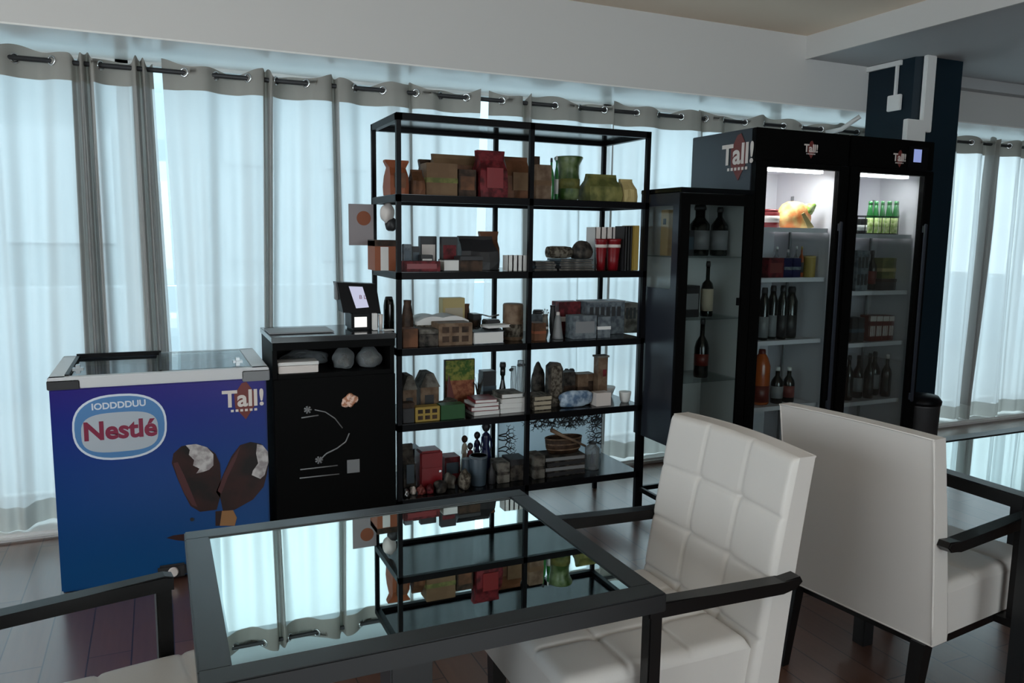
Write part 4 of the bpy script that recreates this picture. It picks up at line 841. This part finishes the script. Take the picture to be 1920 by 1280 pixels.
for i in range(3):
    e, w_, h_, H_ = spot('book', 1002, 1036, 740, z_, 3.60, .12, ['lowest', 'middle', 'topmost'][i] + ' worn brown book in the pile right of the middle post', 'book', rz=.03 * (-1) ** i); H_ = .024; e.location.y = 3.665
    bx(-w_ + .003, w_ - .003, -h_ + .001, h_ - .003, .003, H_ - .003).build('pages', 'cream', e); MB().box(-w_, w_, -h_, h_, 0, .003).box(-w_, w_, -h_, h_, H_ - .003, H_).box(-w_, -w_ + .003, -h_, h_, 0, H_).build('cover', 'camo', e); z_ += .025
for (p0, p1, t_, Y_, mm, lab, sd) in ((1002, 1027, 683, 3.80, 'darkstone', 'dark carved stone, behind the worn brown books, fourth shelf', 5), ):
    e, w_, h_, H_ = spot('carved_stone', p0, p1, t_, S4, Y_, .08, lab, 'stone'); one(MB().blob((0, 0, H_ * .375), w_, .04, H_ * .62, sd, .05), 'carved_stone', mm, e)
e, w_, h_, H_ = spot('carved_tablet', 1026, 1056, 680, S4, 3.66, .04, 'upright rounded stone tablet with a pale face on the fourth shelf', 'tablet')
ol = [(-w_, 0), (w_, 0), (w_ * .95, H_ * .85), (w_ * .6, H_ * .98), (-w_ * .4, H_), (-w_ * .9, H_ * .92)]
MB().prism(ol, -.02, .02).build('slab', 'darkstone', e); MB().prism([(x_ * .72 + .004, z_ * .85 + H_ * .08) for x_, z_ in ol], -.022, -.02).build('pale_face', 'camo', e)
carton(1057, 1080, 698, S4, 3.74, .07, 'darkstone', 'brown', 'dark carved box right of the stone tablet, fourth shelf', 'carved_box', style='band')
for p0, p1, lab in ((1060, 1068, 'dark round-headed peg behind the carved boxes, left one'), (1069, 1079, 'dark round-headed peg behind the carved boxes, right one')):
    turned(p0, p1, 692, S4, 3.86, [(.6, 0), (.6, .8), (1, .88), (1, .95), (.6, 1)], 'char', lab, 'peg', 'wooden_peg')
carton(1082, 1103, 702, S4, 3.72, .08, 'tan', 'brown', 'tan wooden box, left of two before the tall tower', 'wooden_box', style='band')
carton(1104, 1119, 703, S4, 3.72, .08, 'brown', 'tan', 'brown wooden box touching the tall tower, fourth shelf', 'wooden_box', style='lid')
e, w_, h_, H_ = spot('wooden_tower', 1119, 1141, 667, S4, 3.68, .05, 'tall tan wooden tower standing near the right end of the fourth shelf', 'tower')
bx(-w_ * .8, w_ * .8, -h_, h_, 0, H_ * .96).build('shaft', 'tan', e); bx(-w_, w_, -h_ * 1.15, h_ * 1.15, H_ * .96, H_).build('cap', 'stone', e); bx(0, w_ * .6, -h_ - .001, -h_, H_ * .55, H_ * .7).build('window', 'maroon', e)
e, w_, h_, H_ = spot('folded_cloth', 1050, 1122, 732, S4, 3.585, .085, 'crumpled pale blue cloth in front on the fourth shelf', 'cloth')
one(MB().blob((0, 0, H_ * .38), w_ * .95, h_ * .75, H_ * .6, 6, .16), 'folded_cloth', mottled('blue_cloth', (.10, .17, .27), (.42, .52, .62), 24), e)
turned(1134, 1159, 727, S4, 3.76, [(.5, 0), (.6, .1), (1, .9), (1, 1), (.9, .95)], 'paper', 'white shallow dish near the right end of the fourth shelf', 'dish', 'white_dish')
turned(1168, 1188, 736, S4, 3.60, [(.6, 0), (.8, .2), (1, .9), (.97, 1)], 'paper', 'small white bowl at the right front corner, fourth shelf', 'bowl', 'white_bowl')
carton(1118, 1146, 737, S4, 3.58, .07, 'pale', 'paper', 'flat pale box in front of the wooden tower', 'flat_box', style='none')

# ---- bottom board
bag(757, 780, 838, S5, 3.66, .12, 'darkstone', 'slate', 'dark glittering bag at the left end of the bottom shelf', 1.0, 'glittering_bag', 'bag', 'fold')
carton(774, 789, 842, S5, 3.80, .10, 'bluegrey', 'slate', 'grey upright box behind the red cabinet-shaped tin, bottom shelf', style='lid')
e, w_, h_, H_ = spot('red_tin', 790, 832, 847, S5, 3.64, .11, 'tall glossy red tin shaped like a little fridge, bottom shelf', 'tin')
bx(-w_, w_, -h_, h_, 0, H_, bev=.010).build('body', 'red', e); bx(-w_ * .93, w_ * .93, -h_ - .004, -h_, H_ * .05, H_ * .58, bev=.004).build('lower_door', 'red', e); bx(-w_ * .93, w_ * .93, -h_ - .004, -h_, H_ * .62, H_ * .95, bev=.004).build('upper_door', 'red', e)
bx(w_ * .6, w_ * .8, -h_ - .010, -h_ - .004, H_ * .45, H_ * .50).build('catch', 'chrome', e)
carton(834, 863, 857, S5, 3.78, .09, 'maroon', 'slate', 'dark red box with a grey print behind the red tin, bottom shelf')
figure(866, 882, 818, S5, 3.86, 'skin', 'brown', 'cream-robed figurine with dark hair standing on the bottom shelf')
figure(876, 894, 832, S5, 3.76, 'maroon', 'char', 'dark red figurine leaning before the cream-robed one, bottom shelf')
figure(892, 910, 813, S5, 3.86, 'dblue', 'char', 'short dark blue figurine, left of the tallest figurine on the bottom shelf')
figure(903, 930, 793, S5, 3.80, 'dblue', 'char', 'tallest figurine, dark blue with a white collar, bottom shelf')
turned(886, 919, 858, S5, 3.60, [(.82, 0), (.85, .03), (1, .97), (.95, 1)], 'slate', 'slate-blue tumbler in front of the blue figurines', 'tumbler', 'slate_tumbler', (.93, 1, 1.02), 'bluegrey')
turned(870, 888, 862, S5, 3.70, CAN, 'slate', 'grey-blue tin half hidden left of the slate-blue tumbler', 'tin', 'grey_tin')
turned(918, 931, 868, S5, 3.62, BOT, 'char', 'small black bottle right of the slate-blue tumbler', 'bottle', 'small_bottle', (.93, 1, .4), 'char')
for i, (p0, p1, t_, Y_, mm, lab) in enumerate([(758, 770, 920, 3.575, 'steel', 'bright metal trinket at the left front corner, bottom shelf'), (771, 783, 914, 3.60, 'pale', 'pale pebble left of the red pebbles, bottom shelf'), (785, 800, 913, 3.585, 'redprint', 'rusty red pebble, left one before the red tin'), (801, 816, 910, 3.585, 'maroon', 'dark red pebble, right one before the red tin'),
        (818, 842, 902, 3.58, 'darkstone', 'dark rough stone right of the red pebbles, bottom shelf'), (836, 864, 889, 3.63, 'stone', 'pale rock behind the dark rough stone, bottom shelf'), (856, 886, 885, 3.59, 'camo', 'mottled green-grey rock left of the slate-blue tumbler')]):
    e, w_, h_, H_ = spot('trinket' if not i else 'rock', p0, p1, t_, S5, Y_, .05, lab, 'trinket' if not i else 'rock'); one(MB().blob((0, 0, H_ * .375), w_, min(.045, w_ * 1.1), H_ * .62, i + 20, .13), 'trinket' if not i else 'rock', mm, e)
for (p0, p1, t_, Y_, dd, mm, lm, lab, st) in [(934, 956, 868, 3.62, .11, 'stone', 'darkstone', 'rough patterned carton right of the rear middle post, bottom shelf', 'band'), (957, 988, 862, 3.63, .11, 'darkstone', 'char', 'dark rough carton left of the middle front post, bottom shelf', 'lid'),
        (1002, 1022, 855, 3.62, .11, 'stone', 'darkstone', 'grey carton right of the middle front post, bottom shelf', 'band')]:
    carton(p0, p1, t_, S5, Y_, dd, mm, lm, lab, 'rough_carton', style=st)
z_ = S5
for i in range(4):
    e, w_, h_, H_ = spot('album', 1026, 1100, 800, z_, 3.61, .14, ['lowest', 'second', 'third', 'topmost'][i] + ' dark album in the pile under the brown basket, bottom shelf', 'album', rz=.04 * (-1) ** i); H_ = .026; e.location.y = 3.69
    bx(-w_ + .003, w_ - .003, -h_ + .001, h_ - .003, .004, H_ - .004).build('pages', 'grey' if i % 2 else 'char', e); MB().box(-w_, w_, -h_, h_, 0, .004).box(-w_, w_, -h_, h_, H_ - .004, H_).box(-w_, -w_ + .003, -h_, h_, 0, H_).build('cover', 'darkstone', e); z_ += .027
e, w_, h_, H_ = spot('woven_basket', 1032, 1100, 806, z_ + .001, 3.63, .12, 'brown oval woven basket on the pile of dark albums, bottom shelf', 'basket')
Hh_ = .085; b = MB().lathe([(w_ * .8, 0), (w_ * .95, Hh_ * .4), (w_, Hh_), (w_ * .93, Hh_), (w_ * .85, Hh_ * .3)], n=28, sy=.058 / w_); b.build('bowl', 'brown', e)
b = MB(); 
for k in range(3): b.tube([(w_ * (.9 + .04 * k) * math.cos(t_ * 2 * PI / 24), .056 * math.sin(t_ * 2 * PI / 24), Hh_ * (.3 + .33 * k)) for t_ in range(25)], .004, 6)
b.build('rim', 'tan', e)
MB().tube([at(1034, 805, 3.615), at(1062, 820, 3.605), at(1096, 836, 3.595)], [.010, .007, .005], 8)
b = MB(); P_ = [at(1034, 806, 3.60), at(1062, 820, 3.595), at(1098, 836, 3.59)]
b.tube(P_, [.012, .008, .006], 8); o = b.build('wooden_flute', 'tan'); tag(o, 'tan wooden stick lying slantwise across the brown basket', 'stick')
# decorated board with black branches behind
e, w_, h_, H_ = spot('branch_panel', 934, 1128, 770, S5, 3.93, .012, 'wide pale panel with black branch pattern behind the things on the bottom shelf', 'panel')
H_ = min(H_, SH[1] - SH[0] - .04); bx(-w_, w_, -h_, h_, 0, H_).build('board', 'panel', e)
b = MB(); rnd = random.Random(12)
def twig(p, a_, l, d):
    q = (p[0] + l * math.cos(a_), p[1], p[2] + l * math.sin(a_) * .8)
    q = (max(-w_, min(w_, q[0])), q[1], max(.02, min(H_, q[2])))
    if abs(q[0] - p[0]) + abs(q[2] - p[2]) < .004: return
    b.tube([p, ((p[0] + q[0]) / 2 + rnd.uniform(-.006, .006), p[1], (p[2] + q[2]) / 2 + rnd.uniform(-.006, .006)), q], .0014 + .0008 * d, 5)
    if d > 0:
        for s in (-1, 1): twig(q, a_ + s * rnd.uniform(.4, 1.1), l * rnd.uniform(.6, .85), d - 1)
for k in range(19): twig((w_ * (-.25 + 1.25 * k / 18), -h_ - .002, H_ - .002), -PI / 2 + rnd.uniform(-.9, .9), .05, 4)
for k in range(10): twig((w_ - .002, -h_ - .002, H_ * (.2 + .08 * k)), PI + rnd.uniform(-.7, .7), .04, 3)
for k in range(5): twig((-w_ + .002, -h_ - .002, H_ * rnd.uniform(.25, .6)), rnd.uniform(-.4, .4), .045, 3)
b.tube([(-w_ + .002, -h_ - .002, .03), (-w_ + .003, -h_ - .002, H_ - .003), (0, -h_ - .002, H_ - .002), (w_ - .003, -h_ - .002, H_ - .003), (w_ - .002, -h_ - .002, .03)], .002, 5); b.build('branch_pattern', 'char', e)
e = turned(1105, 1129, 832, S5, 3.64, [(.9, 0), (1, .05), (1, .78), (.6, .88), (.45, .92), (.45, .97)], 'film', 'clear bottle with dark figures inside, right of the albums on the bottom shelf', 'bottle', 'clear_bottle', (.94, 1, .55), 'char')
MB().blob((0, 0, .05), .010, .008, .035, 5, .2).build('bottle_filling', 'dblue', e)

# ---- counter top and niche
zc_ = 1.046
e = empty('receipt_till', (.88, 3.74, zc_), 0, 'black till with a lit tilted screen and a small white display, on the counter cabinet', 'till')
MB().box(-.055, .075, -.07, .08, 0, .085, bev=.008).build('base', 'black', e)
p0, p1 = at(668, 615, 3.66), at(691, 595, 3.66); bx(p0.x - .88, p1.x - .88, -.074, -.07, max(.01, p0.z - zc_), p1.z - zc_).build('small_display', 'wscreen', e)
h_ = MB(); h_.add([(-.095, -.075, .085), (.085, -.075, .075), (.07, -.045, .215), (-.115, -.045, .225), (-.095, .03, .085), (.085, .03, .075), (.07, .05, .215), (-.115, .05, .225)],
      [(0, 1, 2, 3), (5, 4, 7, 6), (4, 0, 3, 7), (1, 5, 6, 2), (3, 2, 6, 7), (4, 5, 1, 0)]); hd = h_.build('head', 'black', e)
q = [at(px, py, 3.66) for px, py in ((671, 579), (695, 577), (685, 539), (659, 538))]
b = MB(); b.add([(v.x - .88, -.0765 + .03 * ((v.z - zc_ - .085) / .14), v.z - zc_) for v in q], [(0, 1, 2, 3)]); bm_ = b.bm; r_ = bmesh.ops.extrude_face_region(bm_, geom=bm_.faces[:])
bmesh.ops.translate(bm_, verts=[v for v in r_['geom'] if isinstance(v, bmesh.types.BMVert)], vec=(0, .003, 0)); b.build('screen', 'screen', hd)
text('B L', .026, 'logored', hd, (.0, -.066, .155), (PI / 2 - .2, 0, 0))
MB().box(-.118, -.105, -.02, .02, .14, .225, bev=.003).build('paper_flap', 'grey', e)
for i, (p0, p1, t_, lab, mm) in enumerate([(700, 708, 588, 'tiny white paper slip holder right of the till', 'paper'), (711, 720, 590, 'tiny clear cup right of the white slip holder', 'pale')]):
    e, w_, h_, H_ = spot('slip_holder' if not i else 'small_cup', p0, p1, t_, zc_, 3.66, .03, lab, 'holder' if not i else 'cup')
    one(bx(-w_, w_, -h_, h_, 0, H_, bev=.001) if not i else MB().lathe([(w_ * .7, 0), (w_, H_), (w_ * .85, H_)], n=14), 'slip_holder' if not i else 'small_cup', mm, e)
e, w_, h_, H_ = spot('name_card', 718, 744, 604, zc_, 3.62, .04, 'little white card lying by the rack post on the counter', 'card'); one(bx(-w_ * .7, w_ * .7, -h_, h_, 0, .004), 'name_card', 'paper', e)
e, w_, h_, H_ = spot('pale_plate', 505, 640, 612, zc_, 3.64, .2, 'thin pale plate lying on the left of the counter top', 'plate'); one(bx(-w_, w_ * .8, -h_, h_, 0, .006, bev=.001), 'pale_plate', 'grey', e)
zn = .8755
e, w_, h_, H_ = spot('long_white_box', 522, 597, 678, zn, 3.58, .10, 'long white box in the niche of the counter cabinet', 'box'); H_ = .048
bx(-w_, w_, -h_, h_, 0, H_, bev=.002).build('body', 'pale', e); bx(-w_ - .002, w_ + .002, -h_ - .002, h_ + .002, H_ * .7, H_ + .002, bev=.002).build('lid', 'paper', e)
for p0, p1, t_, Y_, lab, sd in ((628, 672, 641, 3.60, 'stuffed clear plastic bag, left of the two round ones in the niche', 3), (675, 722, 644, 3.60, 'stuffed clear plastic bag, right of the two round ones in the niche', 9)):
    e, w_, h_, H_ = spot('plastic_bag', p0, p1, t_, zn, Y_, .16, lab, 'plastic bag'); H_ = .095
    MB().blob((0, 0, H_ * .38), w_ * .92, .075, H_ * .6, sd, .07, 4).build('film', 'film', e); MB().blob((0, .005, H_ * .34), w_ * .76, .06, H_ * .46, sd + 1, .12).build('contents', 'stone', e)
e, w_, h_, H_ = spot('plastic_bag', 528, 626, 655, zn, 3.76, .12, 'long flattened plastic bag behind the white box in the niche', 'plastic bag'); H_ = .07
MB().blob((0, 0, H_ * .4), w_ * .95, .05, H_ * .6, 15, .12, 4).build('film', 'film', e); MB().blob((0, 0, H_ * .32), w_ * .8, .04, H_ * .42, 16, .15).build('contents', 'bluegrey', e)

# ---- fridge with the fruit packs
A1, A2, A3, A4 = [z + .001 for z in SA]
GY = 3.42
turned(1442, 1469, 392, A1, 3.39, JAR, 'red', 'red jar beside the orange-wrapped pack on the top fridge shelf', 'jar', 'red_jar', (.86, 1, .85), 'red', (.3, .65, 1), 'pale')
e, w_, h_, H_ = spot('fruit_pack', 1473, 1536, 374, A1, 3.40, .10, 'big orange and yellow wrapped pack in the brightly lit fridge', 'pack')
MB().blob((-.01, 0, H_ * .36), w_ * .95, .052, H_ * .60, 4, .045).build('wrapping', 'fruit', e); MB().blob((w_ * .62, -.01, H_ * .66), w_ * .34, .04, H_ * .24, 6, .2, flat=False).build('green_leaves', 'lime', e)
MB().prism([(-w_ * .2, H_ * .5), (-w_ * .05, H_ * .55), (w_ * .6, .01), (w_ * .25, .0)], -.068, -.062).build('yellow_strap', 'paley', e)
carton(1441, 1470, 484, A2, GY, .10, 'maroon', 'redprint', 'dull red square carton on the second shelf of the left fridge')
for i, (p0, p1) in enumerate(((1471, 1486), (1487, 1502))): carton(p0, p1, 484, A2, GY, .08, 'dblue', 'bluegrey', ('left' if not i else 'right') + ' blue pack with a white base between the red carton and yellow tin', 'blue_pack', 'pack', style='band')
for i, (p0, p1, t_) in enumerate(((1455, 1465, 462), (1476, 1485, 468), (1492, 1500, 462))): bottle(p0, p1, t_, A2, 3.53, 'film', 'paper', None, ['clear bottle with white cap behind the dull red carton', 'clear bottle with white cap behind the left blue pack', 'clear bottle with white cap behind the right blue pack'][i])
bottle(1504, 1513, 462, A2, 3.46, 'amber', 'yellow', 'char', 'slim bottle with a gold neck left of the yellow tin')
turned(1514, 1534, 480, A2, GY, CAN, 'yellow', 'yellow round tin on the second shelf of the left fridge', 'tin', 'yellow_tin', (.93, 1.0, 1.02), 'paley')
for i, (p0, p1, t_, bm2, lab) in enumerate(((1431, 1446, 540, 'grey', 'leftmost dark jar with a grey label on the third shelf of the left fridge'), (1448, 1463, 536, 'grey', 'second dark jar from the left, third shelf of the left fridge'), (1465, 1480, 536, 'char', 'third jar, plain black, on the third shelf of the left fridge'), (1482, 1500, 538, 'char', 'rightmost dark jar with a pale patch, third shelf of the left fridge'))):
    e = bottle(p0, p1, t_, A3, GY + .02 * (i % 2), 'bottle', 'char', bm2, lab, prof=[(.95, 0), (1, .03), (1, .72), (.6, .84), (.5, .95)], band=(.05, .45, 1))
    if i == 3: MB().box(-.012, .012, -.03, -.027, .12, .15).build('pale_patch', 'pale', e)
bottle(1425, 1451, 657, A4, GY, 'amber', 'rust', 'rust', 'big orange bottle standing in the bottom of the left fridge', prof=[(.9, 0), (1, .03), (1, .7), (.7, .85), (.36, .93), (.34, .96)], band=(.05, .35, 1))
bottle(1456, 1474, 690, A4, GY, 'bottle', 'paper', 'grey', 'black bottle with a white cap beside the orange one'); bottle(1478, 1495, 690, A4, GY, 'bottle', 'paper', 'redprint', 'black bottle with a red label in the bottom of the left fridge')
# ---- fridge with the blue display
B1, B2, B3, B4 = [z + .001 for z in SB]
GX = 3.42
for i, (p0, p1) in enumerate(((1631, 1641), (1642, 1652), (1654, 1663), (1667, 1678), (1680, 1691))):
    bottle(p0, p1 - 2, 377, B1, 3.41, 'gbottle', 'gbottle', 'lime', ['leftmost', 'second', 'middle', 'fourth', 'rightmost'][i] + ' green bottle with a lime label in the black wire rack', prof=[(.95, 0), (1, .03), (1, .6), (.75, .75), (.55, .95)], band=(.03, .5, 1))
e, w_, h_, H_ = spot('bottle_crate', 1612, 1690, 405, B1, 3.36, .20, 'black wire rack holding the green bottles in the right fridge', 'wire rack')
b = MB(); h_ = .06; b.box(-w_, w_, -h_, -h_ + .004, H_ - .005, H_).box(-w_, w_, -h_, -h_ + .004, 0, .010).box(-w_, w_, h_ + .03, h_ + .034, H_ - .005, H_).box(-w_, -w_ + .004, -h_, h_ + .03, H_ - .005, H_).box(w_ - .004, w_, -h_, h_ + .03, H_ - .005, H_).box(-w_, -w_ + .004, -h_, h_ + .03, 0, .008).box(w_ - .004, w_, -h_, h_ + .03, 0, .008)
for k in range(6): x_ = -w_ + .002 + k * (2 * w_ - .004) / 5; b.box(x_ - .002, x_ + .002, -h_, -h_ + .004, 0, H_)
b.build('wire_frame', 'black', e); e.location.y = 3.44
for i, (p0, p1) in enumerate(((1607, 1617), (1619, 1629))): turned(p0, p1, 410, B1, 3.39, CAN, 'char', ('left' if not i else 'right') + ' black can with white print beside the green bottles', 'can', 'drink_can', (.96, 1, .95), 'steel', (.25, .6, 1), 'paper')
e = carton(1606, 1629, 470, B2, GX, .09, 'bluegrey', 'char', 'white and blue milk carton with dark windows, right fridge second shelf', 'milk_carton', style='window')
bottle(1636, 1651, 470, B2, 3.48, 'bottle', 'char', 'rust', 'dark slender bottle beside the milk carton in the right fridge')
carton(1652, 1680, 524, B2, 3.44, .08, 'char', 'brown', 'dark brown low box under the olive packs, right fridge', 'low_box', style='lid')
carton(1652, 1680, 484, B2 + .056, 3.46, .07, 'olive', 'paley', 'olive-yellow pack resting on the dark low box in the right fridge', 'olive_pack', 'pack', style='band')
for i, (p0, p1) in enumerate(((1597, 1608), (1610, 1621), (1631, 1642), (1643, 1654), (1655, 1666), (1667, 1676))):
    carton(p0, p1, 596 if i < 2 else 592, B3, GX, .08, 'char' if i < 2 else 'rust', 'slate' if i < 2 else 'pale', ['far-left black carton on the third shelf of the right fridge', 'black carton second from the left, third shelf of the right fridge', 'dark red carton with pale top, first of four, right fridge', 'dark red carton with pale top, second of four, right fridge', 'dark red carton with pale top, third of four, right fridge', 'dark red carton with pale top, last of four, right fridge'][i], style='band' if i < 2 else 'top')
for i, (p0, p1, t_) in enumerate(((1591, 1605, 668), (1610, 1625, 668), (1629, 1643, 664), (1647, 1662, 662), (1663, 1676, 666))):
    bottle(p0, p1, t_, B4, GX + .03 * (i % 2), 'bottle', 'pale' if i == 4 else 'char', 'grey' if i in (1, 3) else None, ['leftmost black bottle on the lowest shelf of the right fridge', 'black bottle with grey label, second from the left, lowest shelf of the right fridge', 'plain black bottle in the middle of the lowest shelf, right fridge', 'black bottle with grey label, fourth from the left, lowest shelf of the right fridge', 'black bottle with a pale cap, rightmost on the lowest shelf of the right fridge'][i])
# ---- drinks cabinet
C1, C2, C3 = [z + .001 for z in SC]
bottle(1308, 1338, 384, C1, 3.40, 'bottle', 'char', 'grey', 'square-shouldered dark bottle with a faint label, top of the drinks cabinet', prof=[(.95, 0), (1, .03), (1, .62), (.6, .72), (.5, .76), (.5, .96)], band=(.12, .5, 1))
bottle(1346, 1372, 388, C1, 3.40, 'bottle', 'char', 'grey', 'dark bottle with a grey label and a broad stopper, top of the drinks cabinet', prof=[(.95, 0), (1, .03), (1, .62), (.6, .72), (.3, .8), (.3, .95)], band=(.12, .52, 1))
carton(1284, 1302, 432, C1, 3.38, .08, 'char', 'slate', 'slim dark box left of the two bottles, top of the drinks cabinet', 'slim_box')
gp = sideat(1245, 437, 2.404)
e = empty('gift_box', (2.432, gp.y, C1 + .0), 0, 'tall gold gift box seen through the cabinet side pane', 'box'); bx(-.026, .026, -.035, .035, 0, .235, bev=.002).build('body', 'gold', e); bx(-.0275, -.026, -.012, .012, .16, .19).build('printed_mark', 'char', e)
carton(1282, 1312, 536, C2, 3.38, .09, 'char', 'grey', 'black spirit box with a pale label, middle of the drinks cabinet', 'spirit_box')
bottle(1324, 1343, 490, C2, 3.38, 'bottle', 'char', 'cream', 'dark long-necked bottle with a cream label, middle of the drinks cabinet', prof=[(.95, 0), (1, .03), (1, .5), (.8, .6), (.33, .66), (.3, .96)], band=(.1, .5, 1))
bottle(1313, 1335, 598, C3, 3.38, 'bottle', 'char', 'rust', 'dark wine bottle with a small red label, lowest in the drinks cabinet', prof=[(.95, 0), (1, .03), (1, .5), (.8, .6), (.33, .7), (.3, .96)], band=(.2, .4, 1))

# ---- let neighbours on the boards touch instead of running into one another
bpy.context.view_layer.update()
def bounds(o):
    P = [c.matrix_world @ Vector(v) for c in [o] + list(o.children_recursive) if c.type == 'MESH' for v in c.bound_box]
    return [min(p[i] for p in P) for i in range(3)] + [max(p[i] for p in P) for i in range(3)]
BIG = ('sheer', 'curtain', 'display', 'counter', 'chest', 'glass_table', 'armchair', 'drinks', 'wire', 'bottle_crate', 'low_b', 'garden', 'teal', 'cable', 'wall', 'rod_', 'waste', 'wooden_flute', 'hanging', 'round_o', 'branch')
goods = [o for o in scene.objects if o.parent is None and o.type in ('MESH', 'EMPTY') and 'category' in o and not o.name.startswith(BIG)]
for rnd_ in range(5):
    B = {o.name: bounds(o) for o in goods}; moved = 0
    for i, a in enumerate(goods):
        for b in goods[i + 1:]:
            A, C = B[a.name], B[b.name]; ov = [min(A[k + 3], C[k + 3]) - max(A[k], C[k]) for k in range(3)]
            if min(ov) < .0008 or ov[2] < .004: continue
            moved += 1
            if ov[1] < .032 and ov[1] < ov[0] * 1.5:
                k = b if (C[1] + C[4]) > (A[1] + A[4]) else a
                if B[k.name][4] + ov[1] < 3.995 or B[k.name][0] > 2.5: k.location.y += ov[1] + .001
                else: (a if k is b else b).location.y -= 0
                B[k.name][1] += ov[1]; B[k.name][4] += ov[1]
            elif ov[0] < .055:
                for o, D, s in ((a, A, 1), (b, C, 1)):
                    wd = D[3] - D[0]; f_ = max(.55, (wd - ov[0] / 2 - .0008) / wd); o.scale.x *= f_
                    left = (A[0] + A[3]) < (C[0] + C[3])
                    o.location.x += (-1 if (o is a) == left else 1) * wd * (1 - f_) / 2
                bpy.context.view_layer.update(); B[a.name] = bounds(a); B[b.name] = bounds(b)
    bpy.context.view_layer.update()
    if not moved: break
